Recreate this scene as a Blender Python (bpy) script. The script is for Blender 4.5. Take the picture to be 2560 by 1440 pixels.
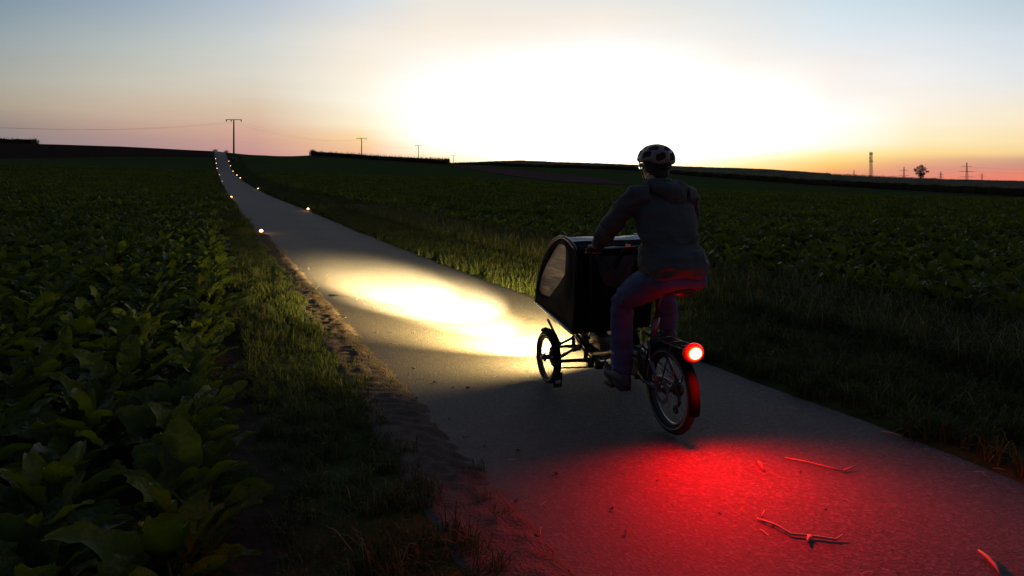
import bpy, math, random
import numpy as np
from mathutils import Vector, Matrix, noise
R = math.radians
random.seed(7); RNG = np.random.default_rng(7)
for o in list(bpy.data.objects): bpy.data.objects.remove(o)
SC = bpy.context.scene; COL = SC.collection
EYE = 1.52; F = 1707.0

# ------------------------------------------------------------------ camera
cam = bpy.data.objects.new('camera', bpy.data.cameras.new('camera')); COL.objects.link(cam)
cam.location = (0, 0, EYE); cam.rotation_euler = (R(90), 0, 0)
cam.data.lens = 24.005; cam.data.sensor_width = 36; cam.data.shift_y = -270/2560
cam.data.clip_start = 0.05; cam.data.clip_end = 9000
SC.camera = cam

# ------------------------------------------------------------------ dusk sky (sun already below the horizon: no sun lamp)
SC.view_settings.view_transform = 'Standard'; SC.view_settings.look = 'None'
SC.view_settings.exposure = 0.0; SC.view_settings.gamma = 1.0; SC.view_settings.use_curve_mapping = False
SC.cycles.use_denoising = True
SC.cycles.max_bounces = 6; SC.cycles.transparent_max_bounces = 12
SC.cycles.sample_clamp_indirect = 6.0

def lin(c):
    out = []
    for v in c[:3]:
        v = v/255.0
        out.append(v/12.92 if v <= 0.04045 else ((v+0.055)/1.055)**2.4)
    return out
W = bpy.data.worlds.new('World'); SC.world = W; W.use_nodes = True
nt = W.node_tree; N = nt.nodes; L = nt.links; N.clear()
def nd(tree, typ, **kw):
    n = tree.nodes.new(typ)
    for k, v in kw.items(): setattr(n, k, v)
    return n
def mth(tree, op, a, b=None, clamp=False):
    n = nd(tree, 'ShaderNodeMath', operation=op); n.use_clamp = clamp
    for i, v in enumerate((a, b)):
        if v is None: continue
        if isinstance(v, (int, float)): n.inputs[i].default_value = v
        else: tree.links.new(v, n.inputs[i])
    return n.outputs[0]
tc = nd(nt, 'ShaderNodeTexCoord'); sx = nd(nt, 'ShaderNodeSeparateXYZ'); L.new(tc.outputs['Generated'], sx.inputs[0])
X_, Y_, Z_ = sx.outputs
hor = mth(nt, 'SQRT', mth(nt, 'ADD', mth(nt, 'MULTIPLY', X_, X_), mth(nt, 'MULTIPLY', Y_, Y_)))
v0 = mth(nt, 'DIVIDE', Z_, mth(nt, 'MAXIMUM', hor, 0.0001))
az = mth(nt, 'ARCTAN2', X_, Y_)                       # radians, clockwise from +Y
# thin drawn-out cloud streaks, in true sky directions (compass angle, elevation)
cv = nd(nt, 'ShaderNodeCombineXYZ'); L.new(mth(nt, 'MULTIPLY', az, 1.6), cv.inputs[0]); L.new(mth(nt, 'MULTIPLY', mth(nt, 'ADD', v0, mth(nt, 'MULTIPLY', az, 0.03)), 26.0), cv.inputs[1])
nz = nd(nt, 'ShaderNodeTexNoise'); L.new(cv.outputs[0], nz.inputs['Vector']); nz.inputs['Scale'].default_value = 1.4; nz.inputs['Detail'].default_value = 4
streak = mth(nt, 'SUBTRACT', nz.outputs['Fac'], 0.5)
v1 = mth(nt, 'MAXIMUM', mth(nt, 'ADD', v0, mth(nt, 'MULTIPLY', streak, 0.016)), 0.0)
pos = mth(nt, 'DIVIDE', v1, mth(nt, 'ADD', v1, 0.3))
ZEN = (44, 58, 88)
def station(ca, rows):
    """rows: (tan of elevation, sRGB, gain)"""
    cr = nd(nt, 'ShaderNodeValToRGB'); el = cr.color_ramp.elements
    rows = sorted(rows)
    for i, (v, c, g) in enumerate(rows):
        p = min(v/(v+0.3), 1.0)
        e = el[i] if i < 2 else el.new(p)
        e.position = p
        e.color = [q*g for q in lin(c)] + [1]
    L.new(pos, cr.inputs[0])
    return ca, cr.outputs[0]
def px_rows(x, rows):
    ca = math.atan((x-1280)/F); k = math.cos(ca)
    return [((450-y)/F*k, c, g) for y, c, g in rows]
def up(c1, g=1.0):
    return [(0.45, c1, g), (1.0, (84, 102, 134), 1), (2.5, (56, 73, 106), 1), (60, ZEN, 1)]
def st_px(x, rows, c1):
    return station(math.atan((x-1280)/F), px_rows(x, rows) + up(c1))
back = [(0.0, (52, 52, 64), 1), (0.1, (66, 62, 74), 1), (0.25, (70, 70, 86), 1), (0.6, (60, 68, 92), 1), (2.0, (48, 62, 92), 1), (60, ZEN, 1)]
side_l = [(0.0, (84, 80, 90), 1), (0.06, (90, 82, 88), 1), (0.15, (100, 98, 104), 1), (0.4, (84, 98, 120), 1), (1.5, (58, 74, 104), 1), (60, ZEN, 1)]
side_r = [(0.0, (150, 96, 90), 1), (0.04, (144, 110, 100), 1), (0.12, (140, 132, 130), 1), (0.4, (104, 122, 142), 1), (1.5, (64, 80, 110), 1), (60, ZEN, 1)]
stations = [
 station(-math.pi, back), station(-1.35, side_l),
 st_px(0, [(450, (120,112,122),1), (355,(139,130,134),1), (320,(148,134,130),1), (260,(172,158,140),1), (200,(170,168,158),1), (100,(154,165,168),1), (0,(130,150,165),1)], (112,132,154)),
 st_px(300, [(450,(138,116,120),1), (365,(168,140,142),1), (320,(188,156,142),1), (260,(198,180,160),1), (200,(196,192,179),1), (100,(177,185,184),1), (0,(150,168,184),1)], (128,148,172)),
 st_px(640, [(450,(170,128,124),1), (378,(200,152,146),1), (325,(214,170,150),1), (270,(218,196,170),1), (200,(219,213,199),1), (100,(206,210,207),1), (0,(182,194,207),1)], (146,166,190)),
 st_px(900, [(450,(216,150,130),1), (385,(240,186,152),1), (350,(254,214,158),1), (310,(255,240,206),1), (250,(254,246,228),1), (180,(252,240,222),1), (90,(240,232,220),1), (0,(214,220,226),1)], (170,184,200)),
 st_px(1080, [(450,(250,190,140),1), (405,(255,224,176),1.05), (380,(255,240,214),1.2), (340,(255,250,240),1.35), (220,(255,252,246),1.2), (150,(255,249,240),1.02), (80,(250,238,222),1), (0,(236,231,222),1)], (184,192,202)),
 st_px(1500, [(450,(255,226,180),1.6), (410,(255,240,214),2.0), (360,(255,246,230),2.6), (280,(255,250,240),2.3), (180,(255,252,246),1.5), (95,(255,250,244),1.0), (50,(250,239,226),1), (0,(234,231,226),1)], (188,198,206)),
 st_px(1840, [(450,(255,196,120),1.1), (425,(255,214,140),1.15), (408,(255,234,180),1.2), (380,(255,246,226),1.6), (300,(255,250,244),1.8), (210,(255,252,246),1.2), (150,(253,246,238),1), (80,(238,236,232),1), (0,(222,228,230),1)], (180,196,210)),
 st_px(2080, [(450,(228,142,112),1), (432,(238,160,120),1), (418,(254,200,116),1), (396,(255,230,150),1.05), (360,(255,248,228),1.1), (300,(255,251,246),1.15), (240,(254,248,242),1), (170,(248,240,234),1), (90,(226,234,240),1), (0,(208,224,233),1)], (172,192,212)),
 st_px(2300, [(452,(232,132,112),1), (440,(230,146,124),1), (425,(224,152,130),1), (408,(238,180,136),1), (388,(253,220,146),1), (340,(254,238,196),1), (265,(252,242,228),1), (180,(240,239,238),1), (100,(224,231,237),1), (0,(200,217,227),1)], (164,186,208)),
 st_px(2560, [(452,(238,130,108),1), (436,(232,136,114),1), (415,(204,150,130),1), (398,(218,168,138),1), (382,(247,212,150),1), (340,(250,226,178),1), (280,(247,232,206),1), (200,(229,231,231),1), (100,(214,224,232),1), (0,(190,206,217),1)], (154,178,202)),
 station(1.35, side_r), station(math.pi, back)]
colr = stations[0][1]; prev = stations[0][0]
for ca, out in stations[1:]:
    mr = nd(nt, 'ShaderNodeMapRange'); mr.interpolation_type = 'SMOOTHSTEP' if (ca-prev) > 0.6 else 'LINEAR'
    L.new(az, mr.inputs[0]); mr.inputs[1].default_value = prev; mr.inputs[2].default_value = ca
    mx = nd(nt, 'ShaderNodeMix', data_type='RGBA'); L.new(mr.outputs[0], mx.inputs['Factor']); L.new(colr, mx.inputs['A']); L.new(out, mx.inputs['B'])
    colr = mx.outputs['Result']; prev = ca
br = mth(nt, 'ADD', mth(nt, 'MULTIPLY', streak, 0.10), 1.0)
bright = nd(nt, 'ShaderNodeVectorMath', operation='SCALE'); L.new(colr, bright.inputs[0]); L.new(br, bright.inputs['Scale'])
sky = nd(nt, 'ShaderNodeTexSky', sky_type='NISHITA'); sky.sun_disc = False
sky.sun_elevation = R(-2.5); sky.sun_rotation = R(8.5)
sk = nd(nt, 'ShaderNodeVectorMath', operation='SCALE'); L.new(sky.outputs[0], sk.inputs[0]); sk.inputs['Scale'].default_value = 0.02
add = nd(nt, 'ShaderNodeVectorMath', operation='ADD'); L.new(bright.outputs[0], add.inputs[0]); L.new(sk.outputs[0], add.inputs[1])
bg = nd(nt, 'ShaderNodeBackground'); L.new(add.outputs[0], bg.inputs['Color']); bg.inputs['Strength'].default_value = 1.0
wo = nd(nt, 'ShaderNodeOutputWorld'); L.new(bg.outputs[0], wo.inputs['Surface'])

# ------------------------------------------------------------------ helpers
def tag(o, label=None, cat=None, group=None, kind=None):
    if label: o['label'] = label
    if cat: o['category'] = cat
    if group: o['group'] = group
    if kind: o['kind'] = kind
    return o
def empty(name, loc, rz=0.0):
    o = bpy.data.objects.new(name, None); COL.objects.link(o); o.location = loc; o.rotation_euler = (0, 0, rz); o.empty_display_size = 0.1
    return o
class MB:
    """collects geometry, then links it as one mesh object"""
    def __init__(s): s.v = []; s.f = []; s.m = []; s.cur = 0
    def add(s, vs, fs):
        k = len(s.v); s.v += [tuple(p) for p in vs]; s.f += [tuple(i+k for i in f) for f in fs]; s.m += [s.cur]*len(fs); return s
    def box(s, c, size, M=None):
        hx, hy, hz = [q/2 for q in size]; P = []
        for z in (-hz, hz):
            for x, y in ((-hx,-hy),(hx,-hy),(hx,hy),(-hx,hy)):
                p = Vector((x, y, z)); p = (M @ p if M else p) + Vector(c); P.append(p)
        return s.add(P, [(3,2,1,0),(4,5,6,7),(0,1,5,4),(1,2,6,5),(2,3,7,6),(3,0,4,7)])
    def tube(s, path, rad, seg=8, cap=True, flat=1.0, closed=False, up=None):
        path = [Vector(p) for p in path]; n = len(path)
        if not hasattr(rad, '__len__'): rad = [rad]*n
        P = []; F_ = []; ref = None
        for i, p in enumerate(path):
            if closed: t = path[(i+1) % n] - path[i-1]
            else: t = path[min(i+1, n-1)] - path[max(i-1, 0)]
            t.normalize()
            if ref is None:
                ref = Vector(up) if up else (Vector((0,0,1)) if abs(t.z) < 0.9 else Vector((1,0,0)))
            a = t.cross(ref).normalized(); b = a.cross(t).normalized(); ref = b
            for k in range(seg):
                q = 2*math.pi*k/seg; P.append(p + (a*math.cos(q) + b*math.sin(q)*flat)*rad[i])
        m = n if closed else n-1
        for i in range(m):
            j = (i+1) % n
            for k in range(seg):
                k2 = (k+1) % seg; F_.append((i*seg+k, i*seg+k2, j*seg+k2, j*seg+k))
        if cap and not closed: F_ += [tuple(range(seg))[::-1], tuple((n-1)*seg+k for k in range(seg))]
        return s.add(P, F_)
    def loft(s, rings, cap=True):
        seg = len(rings[0]); P = [p for r in rings for p in r]; F_ = []
        for i in range(len(rings)-1):
            for k in range(seg):
                k2 = (k+1) % seg; F_.append((i*seg+k, i*seg+k2, (i+1)*seg+k2, (i+1)*seg+k))
        if cap: F_ += [tuple(range(seg))[::-1], tuple((len(rings)-1)*seg+k for k in range(seg))]
        return s.add(P, F_)
    def ell(s, c, r, nu=16, nv=10, M=None):
        P = []; F_ = []; c = Vector(c)
        for j in range(1, nv):
            ph = math.pi*j/nv
            for i in range(nu):
                th = 2*math.pi*i/nu; p = Vector((r[0]*math.sin(ph)*math.cos(th), r[1]*math.sin(ph)*math.sin(th), r[2]*math.cos(ph)))
                P.append((M @ p if M else p) + c)
        top = Vector((0,0,r[2])); bot = -top
        P += [(M @ top if M else top) + c, (M @ bot if M else bot) + c]; T = len(P)-2
        for j in range(nv-2):
            for i in range(nu):
                i2 = (i+1) % nu; F_.append((j*nu+i, (j+1)*nu+i, (j+1)*nu+i2, j*nu+i2))
        for i in range(nu):
            i2 = (i+1) % nu; F_ += [(T, i, i2), (T+1, (nv-2)*nu+i2, (nv-2)*nu+i)]
        return s.add(P, F_)
    def lathe_y(s, c, prof, seg=32):
        """closed profile of (radius, offset along y) revolved about the y axis through c"""
        n = len(prof); P = []; F_ = []
        for i in range(seg):
            q = 2*math.pi*i/seg
            for r, y in prof: P.append((c[0]+r*math.cos(q), c[1]+y, c[2]+r*math.sin(q)))
        for i in range(seg):
            i2 = (i+1) % seg
            for k in range(n):
                k2 = (k+1) % n; F_.append((i*n+k, i*n+k2, i2*n+k2, i2*n+k))
        return s.add(P, F_)
    def mesh(s, name, mats, smooth=False):
        me = bpy.data.meshes.new(name); me.from_pydata(s.v, [], s.f); me.update()
        for m in (mats if isinstance(mats, (list, tuple)) else [mats]): me.materials.append(m)
        if any(s.m): me.polygons.foreach_set('material_index', s.m)
        if smooth: me.polygons.foreach_set('use_smooth', [True]*len(me.polygons))
        return me
    def build(s, name, mats, parent=None, smooth=False):
        return link(name, s.mesh(name, mats, smooth), parent)
def link(name, me, parent=None):
    o = bpy.data.objects.new(name, me); COL.objects.link(o)
    if parent is not None: o.parent = parent
    return o

def mat(name, col, rough=0.6, metal=0.0, var=0.25, vscale=6.0, bump=0.0, bscale=40.0, spec=0.5, rand=0.0, coat=0.0, coord='Object'):
    m = bpy.data.materials.new(name); m.use_nodes = True; t = m.node_tree; b = t.nodes['Principled BSDF']
    b.inputs['Roughness'].default_value = rough; b.inputs['Metallic'].default_value = metal
    b.inputs['Specular IOR Level'].default_value = spec; b.inputs['Coat Weight'].default_value = coat
    co = nd(t, 'ShaderNodeTexCoord'); no = nd(t, 'ShaderNodeTexNoise'); no.inputs['Scale'].default_value = vscale; no.inputs['Detail'].default_value = 6
    t.links.new(co.outputs[coord], no.inputs['Vector'])
    fac = mth(t, 'ADD', mth(t, 'MULTIPLY', mth(t, 'SUBTRACT', no.outputs['Fac'], 0.5), var*2.4), 1.0)
    if rand:
        oi = nd(t, 'ShaderNodeObjectInfo')
        fac = mth(t, 'MULTIPLY', fac, mth(t, 'ADD', mth(t, 'MULTIPLY', mth(t, 'SUBTRACT', oi.outputs['Random'], 0.5), rand*2), 1.0))
    sc = nd(t, 'ShaderNodeVectorMath', operation='SCALE'); sc.inputs[0].default_value = col; t.links.new(fac, sc.inputs['Scale'])
    t.links.new(sc.outputs[0], b.inputs['Base Color'])
    if bump:
        n2 = nd(t, 'ShaderNodeTexNoise'); n2.inputs['Scale'].default_value = bscale; n2.inputs['Detail'].default_value = 5
        t.links.new(co.outputs[coord], n2.inputs['Vector'])
        bp = nd(t, 'ShaderNodeBump'); bp.inputs['Strength'].default_value = bump; bp.inputs['Distance'].default_value = 0.02
        t.links.new(n2.outputs['Fac'], bp.inputs['Height']); t.links.new(bp.outputs[0], b.inputs['Normal'])
    return m
def leafmat(name, c1, c2, rough=0.5, trans=0.35, spec=0.4, crinkle=0.0):
    """leaf: colour picked between two greens per leaf, part of the light passes through"""
    m = bpy.data.materials.new(name); m.use_nodes = True; t = m.node_tree; b = t.nodes['Principled BSDF']
    oi = nd(t, 'ShaderNodeObjectInfo'); co = nd(t, 'ShaderNodeTexCoord'); no = nd(t, 'ShaderNodeTexNoise')
    no.inputs['Scale'].default_value = 9.0; no.inputs['Detail'].default_value = 4; t.links.new(co.outputs['Object'], no.inputs['Vector'])
    f = mth(t, 'ADD', mth(t, 'MULTIPLY', mth(t, 'POWER', oi.outputs['Random'], 1.8), 0.75), mth(t, 'MULTIPLY', mth(t, 'SUBTRACT', no.outputs['Fac'], 0.3), 0.8), True)
    mx = nd(t, 'ShaderNodeMix', data_type='RGBA'); t.links.new(f, mx.inputs['Factor']); mx.inputs['A'].default_value = (*c1, 1); mx.inputs['B'].default_value = (*c2, 1)
    t.links.new(mx.outputs['Result'], b.inputs['Base Color']); b.inputs['Roughness'].default_value = rough; b.inputs['Specular IOR Level'].default_value = spec
    bp = None
    if crinkle:
        n2 = nd(t, 'ShaderNodeTexNoise'); n2.inputs['Scale'].default_value = 38; n2.inputs['Detail'].default_value = 3; t.links.new(co.outputs['Object'], n2.inputs['Vector'])
        bp = nd(t, 'ShaderNodeBump'); bp.inputs['Strength'].default_value = 1.0; bp.inputs['Distance'].default_value = crinkle; t.links.new(n2.outputs['Fac'], bp.inputs['Height']); t.links.new(bp.outputs[0], b.inputs['Normal'])
    tr = nd(t, 'ShaderNodeBsdfTranslucent'); g = nd(t, 'ShaderNodeVectorMath', operation='MULTIPLY'); t.links.new(mx.outputs['Result'], g.inputs[0]); g.inputs[1].default_value = (1.5, 1.35, 0.5)
    t.links.new(g.outputs[0], tr.inputs['Color'])
    if bp: t.links.new(bp.outputs[0], tr.inputs['Normal'])
    ms = nd(t, 'ShaderNodeMixShader'); ms.inputs[0].default_value = trans
    t.links.new(b.outputs[0], ms.inputs[1]); t.links.new(tr.outputs[0], ms.inputs[2])
    t.links.new(ms.outputs[0], t.nodes['Material Output'].inputs['Surface'])
    return m
def glow(name, col, strength):
    m = bpy.data.materials.new(name); m.use_nodes = True; b = m.node_tree.nodes['Principled BSDF']
    b.inputs['Base Color'].default_value = (*col, 1); b.inputs['Emission Color'].default_value = (*col, 1); b.inputs['Emission Strength'].default_value = strength
    return m

# ------------------------------------------------------------------ lie of the land
UR = np.array((-0.395, 0.9187)); VR = np.array((0.9187, 0.395))      # along the path, across it (to the right)
def bend(a): a = np.asarray(a, float); e = np.clip((a-14)/40, 0, 1); u = np.clip(a-40, 0, 190); return -.45*e*e*(3-2*e) - 1.9*(u/166)**1.7 - .9*np.clip((np.asarray(a, float)-230)/166, 0, None)   # the path swings gently left uphill
def ab(X, Y): a = X*UR[0]+Y*UR[1]; return a, X*VR[0]+Y*VR[1]-bend(a)
def xy(a, b): b = b+bend(a); return a*UR[0]+b*VR[0], a*UR[1]+b*VR[1]
TY = np.array([0,15,30,64,126,190,280,320,400,480,600,800,1100,1600,4500], float)
TAB = {
 -1400:[0,0,.4,1.3,5,12.4,13.2,13.2,12.6,11,8,0,-10,-25,-70],
 0:    [0,0,.35,1.1,4.4,11.8,12.6,12.6,12,10.5,7,0,-10,-25,-70],
 300:  [0,0,.3,.95,3.8,10.8,11.6,11.6,11.2,10,7,0,-10,-25,-70],
 540:  [0,0,.25,.77,3.0,9.5,10.7,10.8,10.4,9.4,6.5,0,-10,-25,-70],
 660:  [0,0,.22,.7,2.7,8.1,11.2,11.6,11.2,10,7,0,-10,-25,-70],
 780:  [0,0,.2,.6,2.4,5.8,11.4,12.9,13,12.6,11,3,-8,-25,-70],
 900:  [0,0,.17,.57,2.2,5.2,10.2,11.4,12.2,12.8,12,6,-6,-25,-70],
 1120: [0,0,.12,.5,1.9,4.0,7.9,9.3,11,12.5,14,9,-3,-20,-70],
 1300: [0,0,.05,.25,.95,2.6,5.4,6.6,8.8,10.8,16.4,14,0,-20,-70],
 1590: [0,0,-.02,-.05,-.2,.7,3.2,4.6,7.4,9.6,12.6,10,0,-20,-70],
 1920: [0,0,-.1,-.3,-.8,-.1,1.6,2.6,4.5,6.3,8.7,7.5,0,-20,-70],
 2060: [0,0,-.15,-.4,-1.2,-.7,.4,1.0,2.2,3.4,5.5,7.0,2,-18,-70],
 2100: [0,0,-.15,-.42,-1.3,-.8,.3,.8,1.8,2.6,4.4,6.8,4,-18,-70],
 2300: [0,0,-.2,-.55,-1.7,-1.5,-.6,-.25,.05,.2,2.8,2.6,1,-18,-70],
 2560: [0,0,-.25,-.75,-2.1,-2.4,-2.2,-2.1,-1.7,-1.4,-.4,-1,-1,-18,-70],
 4200: [0,0,-.3,-.85,-2.2,-2.6,-2.4,-2.2,-1.9,-1.6,-.8,-1,-1,-18,-70]}
TX = np.array(sorted(TAB)); TT = (TX-1280)/F; TZ = np.array([TAB[x] for x in TX], float)
def smooth_Y(Yq):
    """interpolated column heights at depth Yq, all columns: (ncol, nq); eased between knots so slopes stay gentle"""
    i = np.clip(np.searchsorted(TY, Yq)-1, 0, len(TY)-2); h = TY[i+1]-TY[i]; u = np.clip((Yq-TY[i])/h, 0, 1)
    d = np.zeros_like(TZ); s = np.diff(TZ, axis=1)/np.diff(TY)
    sl, sr = s[:, :-1], s[:, 1:]
    d[:, 1:-1] = np.where(sl*sr > 0, 2*sl*sr/(sl+sr+1e-12), 0)          # monotone cubic
    z0, z1, d0, d1 = TZ[:, i], TZ[:, i+1], d[:, i]*h, d[:, i+1]*h
    return z0*(1+2*u)*(1-u)**2 + d0*u*(1-u)**2 + z1*u*u*(3-2*u) + d1*u*u*(u-1)
def gz(X, Y):
    X = np.atleast_1d(np.asarray(X, float)); Y = np.atleast_1d(np.asarray(Y, float))
    Yc = np.maximum(Y, 15.0); t = np.clip(X/Yc, TT[0], TT[-1]-1e-6); cols = smooth_Y(Yc)
    j = np.clip(np.searchsorted(TT, t)-1, 0, len(TT)-2); u = (t-TT[j])/(TT[j+1]-TT[j]); k = np.arange(len(X))
    return cols[j, k]*(1-u) + cols[j+1, k]*u
def g1(x, y): return float(gz([x], [y])[0])
def at(px, Y): return (px-1280)/F*Y
RB0, RB1 = 1.02, 3.72                                               # path edges, metres right of the camera
def sstep(x, a, b): u = np.clip((x-a)/(b-a), 0, 1); return u*u*(3-2*u)

acoord = np.concatenate([np.arange(-14, 24, 0.5), 24*1.035**np.arange(0, 153)])
bneg = -np.concatenate([np.arange(0, 3, .3), 3*1.06**np.arange(0, 124)])[::-1]
bpos = np.concatenate([[.25,.5,.75,.95,1.12,1.3,1.9,2.6,3.2,3.5,3.64,3.8,4.0,4.25,4.6,5,5.5,6,6.5,7], 7.5*1.05**np.arange(0, 130)])
bcoord = np.concatenate([bneg[:-1], [-0.0], bpos])
def sheet(name, A, B, zoff, material, uneven=0.0, band=True):
    AA, BB = np.meshgrid(A, B, indexing='ij'); Xg, Yg = xy(AA.ravel(), BB.ravel()); Z = gz(Xg, Yg)
    if band: Z = Z - 0.06*sstep(BB.ravel(), .95, 1.12)*(1-sstep(BB.ravel(), 3.64, 3.8))
    if uneven:
        near = np.exp(-np.hypot(Xg, Yg)/60)
        for i in np.nonzero(near > .02)[0]:
            out = min(abs(BB.ravel()[i]-RB0), abs(BB.ravel()[i]-RB1))
            if not (RB0 < BB.ravel()[i] < RB1): Z[i] += uneven*near[i]*noise.noise((Xg[i]*.9, Yg[i]*.9, 3.1))*min(1, out*2)
    Z = Z + zoff
    na, nb = len(A), len(B); idx = np.arange(na*nb).reshape(na, nb)
    fs = np.stack([idx[:-1,:-1], idx[1:,:-1], idx[1:,1:], idx[:-1,1:]], -1).reshape(-1, 4)[:, ::-1]
    me = bpy.data.meshes.new(name); me.from_pydata(np.stack([Xg, Yg, Z], -1).tolist(), [], fs.tolist()); me.update()
    me.materials.append(material); me.polygons.foreach_set('use_smooth', [True]*len(me.polygons))
    return link(name, me)

def ground_material():
    m = bpy.data.materials.new('field_soil'); m.use_nodes = True; t = m.node_tree; bs = t.nodes['Principled BSDF']; bs.inputs['Roughness'].default_value = 1.0; bs.inputs['Specular IOR Level'].default_value = 0.0
    ge = nd(t, 'ShaderNodeNewGeometry'); sp = nd(t, 'ShaderNodeSeparateXYZ'); t.links.new(ge.outputs['Position'], sp.inputs[0])
    a = mth(t, 'ADD', mth(t, 'MULTIPLY', sp.outputs[0], UR[0]), mth(t, 'MULTIPLY', sp.outputs[1], UR[1]))
    b = mth(t, 'ADD', mth(t, 'MULTIPLY', sp.outputs[0], VR[0]), mth(t, 'MULTIPLY', sp.outputs[1], VR[1]))
    b = mth(t, 'ADD', b, mth(t, 'MULTIPLY', mth(t, 'POWER', mth(t, 'DIVIDE', mth(t, 'MAXIMUM', mth(t, 'SUBTRACT', a, 40.0), 0.0), 166.0), 1.7), 2.35))
    def tex(scale, det=6):
        n = nd(t, 'ShaderNodeTexNoise'); n.inputs['Scale'].default_value = scale; n.inputs['Detail'].default_value = det; t.links.new(ge.outputs['Position'], n.inputs['Vector']); return n.outputs['Fac']
    n1, n2, n3 = tex(0.08), tex(1.6), tex(12)
    def ramp(x, lo, hi):
        r = nd(t, 'ShaderNodeMapRange'); t.links.new(x, r.inputs[0]); r.inputs[1].default_value = lo; r.inputs[2].default_value = hi; return r.outputs[0]
    def mix(f, c1, c2):
        x = nd(t, 'ShaderNodeMix', data_type='RGBA'); t.links.new(f, x.inputs['Factor'])
        for k, c in (('A', c1), ('B', c2)):
            if isinstance(c, tuple): x.inputs[k].default_value = (*c, 1)
            else: t.links.new(c, x.inputs[k])
        return x.outputs['Result']
    soil = mix(ramp(n2, .3, .7), (.030,.020,.014), (.060,.042,.030))
    leaf = mix(ramp(n2, .3, .7), (.027,.044,.012), (.058,.075,.024))
    leaf = mix(ramp(n1, .3, .7), leaf, mix(ramp(n3, .3, .7), (.032,.048,.014), (.068,.084,.028)))
    far = mth(t, 'MULTIPLY', ramp(a, 25, 60), 1.0)
    beet = mix(far, soil, leaf)
    grass = mix(ramp(n2, .3, .7), (.024,.034,.010), (.052,.062,.020))
    plough = mix(ramp(n2, .3, .7), (.028,.018,.012), (.055,.035,.026))
    aw = mth(t, 'ADD', a, mth(t, 'MULTIPLY', n1, 6.0))
    left = mix(ramp(mth(t, 'SUBTRACT', mth(t, 'ADD', aw, mth(t, 'MULTIPLY', b, -.12)), 0), 176, 180), beet, plough)
    verge_l = ramp(mth(t, 'ADD', b, mth(t, 'MULTIPLY', n2, .3)), .3, .6)
    col = mix(verge_l, left, grass)
    bn = mth(t, 'ADD', b, mth(t, 'MULTIPLY', n2, .8))
    col = mix(ramp(bn, 6.9, 7.6), col, beet)
    t.links.new(col, bs.inputs['Base Color'])
    bp = nd(t, 'ShaderNodeBump'); bp.inputs['Strength'].default_value = .6; bp.inputs['Distance'].default_value = .05; t.links.new(n3, bp.inputs['Height']); t.links.new(bp.outputs[0], bs.inputs['Normal'])
    return m
ground = tag(sheet('ground', acoord, bcoord, 0, ground_material(), uneven=.12), kind='structure')

def asphalt_material():
    m = bpy.data.materials.new('asphalt'); m.use_nodes = True; t = m.node_tree; bs = t.nodes['Principled BSDF']; bs.inputs['Roughness'].default_value = .85; bs.inputs['Specular IOR Level'].default_value = .25
    ge = nd(t, 'ShaderNodeNewGeometry'); sp = nd(t, 'ShaderNodeSeparateXYZ'); t.links.new(ge.outputs['Position'], sp.inputs[0])
    b = mth(t, 'ADD', mth(t, 'MULTIPLY', sp.outputs[0], VR[0]), mth(t, 'MULTIPLY', sp.outputs[1], VR[1]))
    def tex(scale, det=6, typ='ShaderNodeTexNoise'):
        n = nd(t, typ); n.inputs['Scale'].default_value = scale
        if typ == 'ShaderNodeTexNoise': n.inputs['Detail'].default_value = det
        t.links.new(ge.outputs['Position'], n.inputs['Vector']); return n
    nb, nm, nf = tex(.7).outputs['Fac'], tex(6).outputs['Fac'], tex(130, 3).outputs['Fac']
    vo = tex(75, typ='ShaderNodeTexVoronoi')
    def ramp(x, lo, hi):
        r = nd(t, 'ShaderNodeMapRange'); t.links.new(x, r.inputs[0]); r.inputs[1].default_value = lo; r.inputs[2].default_value = hi; return r.outputs[0]
    def mix(f, c1, c2):
        x = nd(t, 'ShaderNodeMix', data_type='RGBA'); t.links.new(f, x.inputs['Factor'])
        for k, c in (('A', c1), ('B', c2)):
            if isinstance(c, tuple): x.inputs[k].default_value = (*c, 1)
            else: t.links.new(c, x.inputs[k])
        return x.outputs['Result']
    base = mix(ramp(nb, .3, .7), (.047,.037,.034), (.074,.058,.052))
    stone = nd(t, 'ShaderNodeSeparateColor'); t.links.new(vo.outputs['Color'], stone.inputs[0])
    base = mix(mth(t, 'MULTIPLY', ramp(stone.outputs[0], .55, 1.0), .55), base, (.15,.135,.12))
    base = mix(mth(t, 'MULTIPLY', ramp(stone.outputs[1], .7, 1.0), .6), base, (.018,.016,.016))
    base = mix(mth(t, 'MULTIPLY', ramp(nf, .35, .75), .35), base, (.03,.027,.027))
    dust = mth(t, 'MULTIPLY', ramp(mth(t, 'ADD', b, mth(t, 'MULTIPLY', mth(t, 'SUBTRACT', nm, .5), 1.3)), 2.35, 1.15), ramp(nm, .2, .65))
    col = mix(mth(t, 'MULTIPLY', dust, .8), base, (.108,.079,.061))
    trk = mth(t, 'MULTIPLY', mth(t, 'ADD', mth(t, 'COSINE', mth(t, 'MULTIPLY', mth(t, 'SUBTRACT', b, 1.75), 4.9)), 1.0), mth(t, 'MULTIPLY', ramp(tex(.9, 4).outputs['Fac'], .25, .75), .16))
    col = mix(trk, col, (.105,.090,.078))
    sp2 = ramp(tex(2.1, 8).outputs['Fac'], .66, .72)
    col = mix(mth(t, 'MULTIPLY', sp2, .5), col, (.025,.021,.019))
    t.links.new(col, bs.inputs['Base Color'])
    h = mth(t, 'ADD', mth(t, 'MULTIPLY', vo.outputs['Distance'], .6), mth(t, 'MULTIPLY', nf, .5))
    bp = nd(t, 'ShaderNodeBump'); bp.inputs['Strength'].default_value = .5; bp.inputs['Distance'].default_value = .006; t.links.new(h, bp.inputs['Height']); t.links.new(bp.outputs[0], bs.inputs['Normal'])
    return m
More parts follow.
